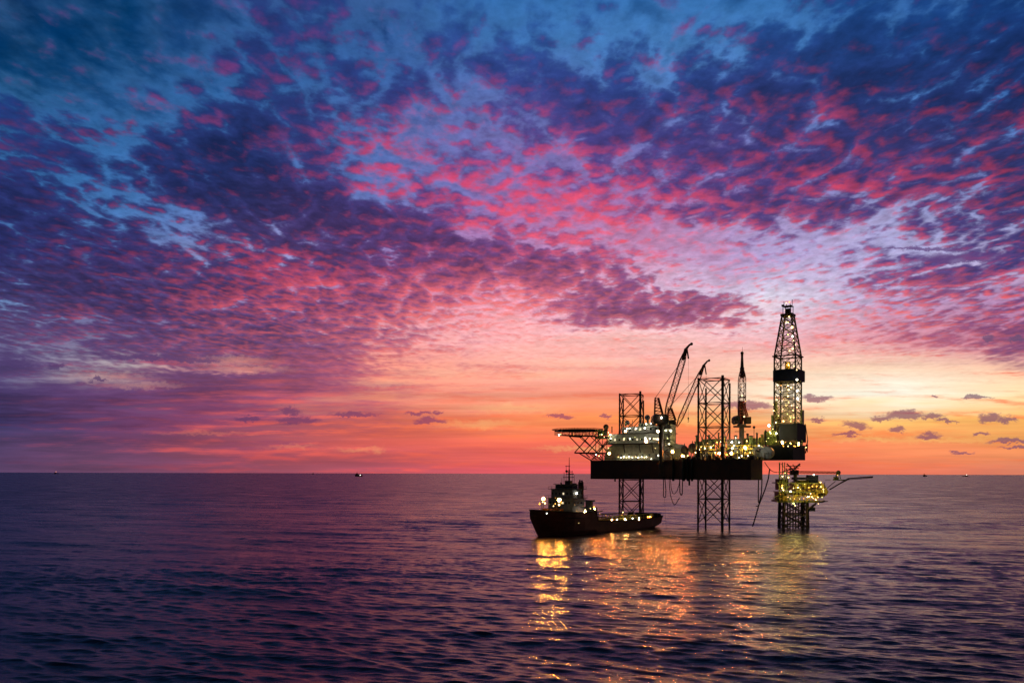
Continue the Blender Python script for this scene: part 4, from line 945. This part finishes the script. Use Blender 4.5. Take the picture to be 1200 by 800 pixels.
m = MB(); m.ball(PP(982.5, 553.5, 4), 1.0); m.tube(PP(981, 553, 4), PP(979.5, 560, 4), .3); m.tube(PP(983.5, 554, 4), PP(985, 561, 4), .2); m.tube(PP(976, 562, 4), PP(991, 562.3, 4), .28); m.tube(PP(966.5, 562, 5), PP(974, 562, 4), .12); PS(m, 977.5, 983, 558.5, 561.8, 3.5, 5); m.build('basket', 'green', pc_)
lamp(pc_, PP(981.5, 556.5, 3), 'e_amber', .3)

# ================================================================== SUPPLY SHIP
SF, SA, SZ = frame(10.5, 306.0, 51.8, 56.6)
def SP(px, py, b): return SF(SA(px, b), b, SZ(px, py, b))
def SS(m, px0, px1, py0, py1, b0, b1):
    a0 = SA(px0, b1); a1 = SA(px1, b0); pm_ = (px0 + px1) / 2; z0 = SZ(pm_, py1, b0); z1 = SZ(pm_, py0, b0)
    m.box(SF, a0, a1, b0, b1, z0, z1); return a0, a1, z0, z1
sh = thing('supply_ship', SF(36, 0, 0), 'large dark ship with high bow, low stern deck and golden foredeck lamps beside the rig', 'ship')
stn = [(-5.2, .3, .1, 10.2), (-2.5, 2.6, .2, 10.0), (0.5, 4.6, .5, 9.8), (4, 6.1, 2.4, 9.5), (8, 7.0, 4.8, 9.2), (13, 7.5, 6.5, 8.9), (19, 7.6, 7.3, 8.7), (26.4, 7.6, 7.5, 8.6), (27.6, 7.6, 7.5, 5.0), (40, 7.6, 7.5, 4.4), (55, 7.6, 7.5, 4.3), (68, 7.5, 7.3, 4.5), (76.5, 7.2, 6.6, 5.0), (77.6, 6.8, 6.0, 4.9)]
def section(a, hd, hw, zd_):
    over = 0 if a < 60 else (a - 60) / 17.6
    zk = -1.2 + 2.6 * over ** 2
    stem = max(0.0, -a) * 1.55
    zk = max(zk, stem - 1.0) if a < 0 else zk
    return [(-hw * .8, zk), (-hw - (hd - hw) * .15, zk + (zd_ - zk) * .28), (-hw - (hd - hw) * .6, zk + (zd_ - zk) * .65), (-hd, zd_), (hd, zd_), (hw + (hd - hw) * .6, zk + (zd_ - zk) * .65), (hw + (hd - hw) * .15, zk + (zd_ - zk) * .28), (hw * .8, zk)]
m = MB(); vs = []; fs = []
for a, hd, hw, zd_ in stn: vs += [SF(a, b, z) for b, z in section(a, hd, hw, zd_)]
for i in range(len(stn) - 1):
    for k in range(8):
        if k == 3: continue          # deck is set below the bulwark
        k2 = (k + 1) % 8; fs.append((i * 8 + k, i * 8 + k2, (i + 1) * 8 + k2, (i + 1) * 8 + k))
fs.append(tuple(range(7, -1, -1))); e = (len(stn) - 1) * 8; fs.append(tuple(range(e, e + 8)))
m.add(vs, fs); shull = m.build('hull', 'redhull', sh)
sol = shull.modifiers.new('plate', 'SOLIDIFY'); sol.thickness = 0.2; sol.offset = 0
m = MB()
for i in range(len(stn) - 1):
    a0, h0, _, z0 = stn[i]; a1, h1, _, z1 = stn[i + 1]
    if a0 == 26.4: m.add([SF(a0, -h0 + .2, z0 - 1.2), SF(a0, h0 - .2, z0 - 1.2), SF(a0, h0 - .2, z1 - 1.5), SF(a0, -h0 + .2, z1 - 1.5)], [(0, 1, 2, 3)]); continue
    d_ = 1.2 if a0 < 27 else 1.5
    if a0 >= 0 or True: m.add([SF(a0, -h0 + .15, z0 - d_), SF(a1, -h1 + .15, z1 - d_), SF(a1, h1 - .15, z1 - d_), SF(a0, h0 - .15, z0 - d_)], [(0, 1, 2, 3)])
m.build('deck', 'green', sh)
m = MB()
for sgn in (-1, 1):
    m.path([SF(a, sgn * (hd + .12), zd_ + .05) for a, hd, hw, zd_ in stn], .22, 6)
    m.path([SF(a, sgn * (hd * .96 + .15), zd_ - 2.2) for a, hd, hw, zd_ in stn[4:8]], .2, 6)
m.tube(SF(77.7, -6.8, 4.9), SF(77.7, 6.8, 4.9), .4)
m.build('rubbing_strake', 'rubber', sh)
m = MB(); t1 = SS(m, 642.5, 685, 584.5, 601, -6.2, 6.2); s1 = m.build('lower_cabin', 'cabin', sh)
m = MB(); t2 = SS(m, 646, 684, 573.5, 584.4, -5.6, 5.6); s2 = m.build('upper_cabin', 'cabin', sh)
m = MB(); t3 = SS(m, 651, 677, 568.2, 573.4, -4.3, 4.6); br = m.build('wheelhouse', 'cabin', sh)
q = MB(); q.box(SF, t3[0] - .07, t3[0] + .02, -4.0, 4.3, t3[2] + .5, t3[3] - .4); q.box(SF, t3[0] + .3, t3[1] - .6, -4.37, -4.28, t3[2] + .5, t3[3] - .4); q.build('window_band', 'glass', br)
q = MB(); q.box(SF, t3[0] - .6, t3[1] + .4, -5.0, 5.2, t3[3] + .01, t3[3] + .3); q.build('roof', 'steel', br)
for tt, o_, nb in ((t1, s1, 7), (t2, s2, 6)):
    for k in range(nb):
        b = -4.8 + 9.4 * k / (nb - 1); q = MB(); q.box(SF, tt[0] - .06, tt[0] + .02, b, b + .7, tt[3] - 2.1, tt[3] - 1.3); q.build('window', 'e_win' if k in (2,) else 'glass', o_)
    for k in range(3):
        a = tt[0] + 1 + k * 2.1; bb = -6.2 if tt is t1 else -5.6; q = MB(); q.box(SF, a, a + .7, bb - .06, bb + .02, tt[3] - 2.1, tt[3] - 1.3); q.build('window', 'glass', o_)
    q = MB(); bw = 6.2 if tt is t1 else 5.6; q.box(SF, tt[0] - 1.1, tt[1] + 1, -bw - .8, bw + .8, tt[3] - .02, tt[3] + .16); q.build('boat_deck', 'steel', o_)
    railing(o_, [SF(tt[1] + .9, -bw - .7, tt[3] + .16), SF(tt[0] - 1, -bw - .7, tt[3] + .16), SF(tt[0] - 1, bw + .7, tt[3] + .16)], 1.0, 1.6, .045)
m = MB(); SS(m, 677.5, 684, 564.5, 600, -6.0, -3.6); SS(m, 670, 676, 566, 584, 3.6, 5.6); fn = m.build('funnel', 'hull', sh)
q = MB(); q.tube(SP(679.5, 565, -5), SP(679.5, 562, -5), .35, n=8); q.tube(SP(682, 565, -5), SP(682, 562.5, -5), .35, n=8); q.build('exhaust_pipe', 'rubber', fn)
m = MB(); mz = t3[3]
m.tube(SP(667, 567, 0), SP(667, 550, 0), .42, .3, 8); m.tube(SP(667, 550, 0), SP(667, 535.5, 0), .2, .1)
for y, w0, w1 in ((546, 662.5, 668), (552.5, 663, 671), (559, 660, 673)): m.tube(SP(w0, y, .5), SP(w1, y, -.5), .13)
for px_, y0, y1 in ((663.5, 567, 545), (661, 566, 553), (670.5, 567, 551), (672.8, 567, 556), (658.5, 569, 560)): m.tube(SP(px_, y0, 0), SP(px_, y1, 0), .09)
m.ball(SP(664, 552, 0), .55); m.box(SF, SA(668, 0) - .2, SA(668, 0) + .2, -1.8, 1.8, SZ(667, 555.5, 0), SZ(667, 554.5, 0)); SS(m, 662, 671, 563, 567, -1.2, 1.5)
m.tube(SP(660, 572, 0), SP(657, 565, 0), .2)
m.build('mast', 'steel', sh)
# foredeck gear
m = MB()
for px_, py_, w, h_ in ((632, 594, .8, 1.2), (638, 593, 1.0, 1.6), (645, 593, .6, 1.3), (651, 594, .7, 1.6), (658, 594, .7, 1.1)):
    a = SA(px_, -1); b = -1; m.box(SF, a, a + w * 1.6, b - w, b + w, 8.2, 8.6 + h_ + .4)
m.tube(SF(5, -2.4, 9.2), SF(5, 2.4, 9.2), .8, n=12); m.build('anchor_windlass', 'orange', sh)
m = MB(); m.tube(SF(1.5, 0, 8.6), SF(1.5, 0, 13.8), .16); m.tube(SF(6.8, -2.5, 8.4), SF(6.8, -2.5, 12.9), .13); m.tube(SF(6, 3, 8.4), SF(6, 3, 12.4), .13); m.build('foremast', 'steel', sh)
# gear behind the cabins and along the after deck
m = MB(); SS(m, 685, 700, 594.5, 604, -5.5, 1); SS(m, 688, 693, 587, 594.5, -4, -1); SS(m, 686, 694.5, 586, 587.8, -5, 0)
m.tube(SP(686, 587, -5), SP(686, 583, -5), .12); m.tube(SP(698, 600, -5), SP(706, 598.5, -5), .25); m.build('towing_winch_house', 'grey', sh)
m = MB()
for sgn in (-1, 1):
    for a in np.arange(29, 74, 2.6):
        m.tube(SF(a, sgn * 6.4, 3), SF(a, sgn * 6.4, 6.3), .2, n=5)
    m.tube(SF(28.5, sgn * 6.4, 6.3), SF(74, sgn * 6.4, 6.3), .25); m.tube(SF(28.5, sgn * 6.4, 5.2), SF(74, sgn * 6.4, 5.2), .16)
m.build('cargo_rail', 'yellow', sh)
m = MB(); m.tube(SF(76, -6.4, 5.4), SF(76, 6.4, 5.4), .9, n=12); m.box(SF, 70, 73, -6.9, -5.6, 3, 6.6); m.box(SF, 70, 73, 5.6, 6.9, 3, 6.4); m.build('stern_roller', 'rubber', sh)
lamps([(636.3, 583.7, -1, WM, .62), (632.3, 590.2, -1, AM, .5), (638.7, 589.3, -1, WM, .4), (656.3, 584.5, -6.8, WM, .66), (655.2, 591.3, -6.8, WM, .5), (648.7, 592.7, -6.8, WM, .34), (650.8, 590, -6.8, AM, .34), (658, 589, -6.8, AM, .3), (651, 583, -6.8, AM, .22),
       (675.8, 577.8, -6.4, W_, .5), (685.4, 600, -6.3, W_, .55), (685.8, 602, -6.3, WM, .34), (696.3, 594, -6, AM, .5), (692, 595.5, -6, WM, .28), (640.8, 601.2, -7.4, W_, .2), (678.5, 612.5, -7.9, WM, .16), (761, 605.8, -5.2, AM, .6), (759, 606, -5.2, AM, .45), (763, 606.5, -5.2, AM, .4)], sh, SP)
lamps([(716.7, 609.6, -7.75, W_, .34), (723.3, 608.4, -7.75, W_, .34), (732.6, 607.8, -7.75, W_, .38), (741.4, 607, -7.75, W_, .34), (749, 606.4, -7.75, W_, .3)], sh, SP)
lamps([(710, 603.5, -5.6, AM, .2), (729, 603, -5.6, AM, .22), (745, 603.5, -5.6, AM, .18), (703, 601.5, -5.6, AM, .22), (771, 605, -5.2, AM, .2)], sh, SP)
for px_, py_, b, mt_, r in ((636.8, 584, -1.4, 'e_gold', .5), (655.5, 585.2, -7.2, 'e_gold', .58), (685.8, 599, -7.0, 'e_floodw', .28), (762, 605, -5.8, 'e_flood', .26), (697, 596, -6.6, 'e_flood', .2)):
    p = Vector(SP(px_, py_, b)); floodlight(sh, p, (p.x * .5, p.y * .3, -8), mt_, r)
for px_ in (717, 733, 749):
    p = Vector(SP(px_, 608.5, -8.0)); floodlight(sh, p, (p.x * .6, p.y * .4, -8), 'e_floodw', .14)
for px_, py_, b, e, c in ((655, 588, -8.0, 190, YL), (636, 588, -1, 120, YL), (686, 597, -8, 80, WH), (730, 600, -7, 90, YL), (762, 603, -6, 120, YL)):
    add_fill_light(sh, SP(px_, py_, b), e, c)  # fill added beside the ship's own lamps
# deck cargo: separate things lashed between the cargo rails
for i, (a, b, la, lb_, h_, mt_, lab) in enumerate(((31, -5.4, 5, 2.4, 2.6, 'yellow', 'tall yellow container on the ship\'s after deck, nearest the cabins'),
        (40, -5.2, 4, 3, 1.9, 'orange', 'orange steel box on the ship\'s after deck, behind the white rail lamps'),
        (49, -5, 6, 2.4, 2.3, 'yellow', 'long yellow container midway down the ship\'s after deck'),
        (60, -5, 3, 3, 2.2, 'grey', 'grey cargo box near the ship\'s stern, before the amber lamp'))):
    m = MB(); z0 = 3.02
    m.box(SF, a, a + la, b, b + lb_, z0, z0 + h_)
    for k in range(int(la / .5)): m.box(SF, a + .15 + .5 * k, a + .3 + .5 * k, b - .07, b + .01, z0 + .2, z0 + h_ - .2)
    for x in (a - .03, a + la - .17): m.box(SF, x, x + .2, b - .1, b + lb_ + .05, z0 - .02, z0 + h_ + .06)
    o = m.build('cargo_container', mt_); tag(o, lab, 'container', 'containers on the ship deck')

# ================================================================== hoses and cables slung under the hull
def sag(p, w, s, n=14):
    p = Vector(p); w = Vector(w)
    return [p + (w - p) * i / n + Vector((0, 0, -s * 4 * (i / n) * (1 - i / n))) for i in range(n + 1)]
def hose(name, pts, r, label, cat='hose', grp='hoses hanging from the rig'):
    m = MB(); m.path(pts, r, 6); o = m.build(name, 'rubber'); tag(o, label, cat, grp)
hb = lambda px_, py_, b=-.6: RP(px_, py_, b)
hose('loading_hose', [hb(777.5, 558), hb(777.6, 581), hb(778.5, 582.5), hb(780.2, 582), hb(780.4, 574), hb(779, 558)], .2, 'narrow tight hose loop under the taller crane\'s post')
hose('loading_hose', [hb(784, 558)] + [hb(784 + x, y) for x, y in ((.6, 570), (1.8, 580), (4.2, 588), (6.5, 591.5), (8.5, 589.5), (11, 585), (12.5, 583))], .16, 'deepest slack hose loop under the hull, its free end curling up')
hose('loading_hose', [hb(785.5, 559), hb(786.5, 571), hb(788.2, 577.5), hb(790.5, 578.5), hb(793.5, 575), hb(796, 567), hb(796.8, 559)], .14, 'shallow wide hose loop inside the deepest one under the hull')
hose('loading_hose', [hb(796.5, 560), hb(796.8, 577), hb(798.3, 580.2), hb(799.6, 578), hb(799.8, 566), hb(800.6, 560)], .22, 'short hose loop on the right of the slack loops under the hull')
hose('hanging_pipe', [hb(807.8, 558), hb(807.8, 568.5)], .4, 'short thick pipe stub hanging below the hull between the hose loops and the front leg', 'pipe')
hose('hanging_pipe', [hb(720.8, 559), hb(720.8, 564)], .4, 'short pipe stub hanging below the hull\'s left end by the rear leg', 'pipe')
hose('mooring_line', [hb(778.8, 582), hb(779.6, 600), hb(780.8, 616), hb(781.5, 626)], .05, 'thin pale line dropping from the tight hose loop to the sea by the ship stern', 'rope')
hose('mud_hose', [RP(889, 562, 10), RP(888.6, 575, 10), RP(888.8, 588, 10), RP(889.8, 589.5, 10), RP(892.5, 577, 10), RP(893, 560, 10)], .24, 'long dark hose loop dangling under the hull\'s right corner')
hose('mud_hose', [RP(902, 549, 11), RP(900.5, 560, 11), RP(897, 572, 11), RP(892, 585, 11), RP(889.5, 591, 11), RP(886.5, 602, 11), RP(883.5, 612, 11), RP(882, 616.5, 11)], .26, 'longest hose slanting from the cantilever down into the sea')
hose('mud_hose', [RP(886, 592.5, 10), RP(888, 593.2, 10), RP(889.6, 590, 10)], .2, 'tiny hose end jutting left where the two right-hand hoses meet')
hose('bridge_cable', sag(RP(896, 541, 26), PP(911, 553, 1), 1.4), .16, 'dark cable swooping from the cantilever to the wellhead platform', 'cable')

# ================================================================== far ships on the horizon
def far_ship(px, Y, ln, ht, label, flip=1, lampc=None, deck=.22, lr=3.0):
    dpx = px - 600; x = dpx * Y / FPX
    t = thing('distant_ship', (x, Y, 0), label, 'ship', 'ships far off on the horizon')
    F_, _, _ = frame(x, Y, 1, .15); h = ln / 2
    m = MB(); m.prism(F_, [(-h * flip, 3 + deck * ht), (-h * .86 * flip, -1), (h * .9 * flip, -1), (h * flip, 2 + deck * ht * .6)], -6, 6); m.build('hull', 'hull', t)
    m = MB(); m.box(F_, min(-h * .75 * flip, -h * .1 * flip), max(-h * .75 * flip, -h * .1 * flip), -5, 5, 2, ht * .62); m.box(F_, min(-h * .6 * flip, -h * .3 * flip), max(-h * .6 * flip, -h * .3 * flip), -4, 4, ht * .6, ht * .82); m.build('superstructure', 'hull', t)
    m = MB(); m.tube(F_(-h * .45 * flip, 0, ht * .8), F_(-h * .45 * flip, 0, ht * 1.15), .9); m.box(F_, min(h * .1 * flip, h * .75 * flip), max(h * .1 * flip, h * .75 * flip), -3, 3, ht * .38, ht * .5); m.tube(F_(h * .2 * flip, 0, 2), F_(h * .2 * flip, 0, ht * .45), 1); m.tube(F_(h * .7 * flip, 0, 2), F_(h * .7 * flip, 0, ht * .45), .8); m.build('mast', 'hull', t)
    if lampc: lamp(t, (x + lampc[0], Y - 9, lampc[1]), lampc[2], lr)
    return t
MT['e_far'] = emitter('far_lamp_glow', (1.0, .9, .75), 5.0)
MT['e_fara'] = emitter('far_amber_lamp_glow', (1.0, .35, .15), 2.5)
far_ship(420.5, 5600, 56, 30, 'black ship with one white lamp, largest of those on the left horizon', 1, (12, 10, 'e_far'), .4, 4.0)
far_ship(66, 12000, 75, 30, 'tiny ship with a reddish lamp on the far left horizon', 1, (0, 32, 'e_fara'), .1, 6.0)
far_ship(366.5, 14000, 30, 38, 'faint speck of a ship on the horizon left of the black ship', -1, None, .1)
far_ship(1084, 9000, 44, 34, 'small dark ship on the horizon right of the flare boom', 1, None, .3)
far_ship(1131, 9500, 80, 24, 'long low ship with a pale lamp, rightmost on the horizon', -1, (12, 20, 'e_far'), .2, 5.5)
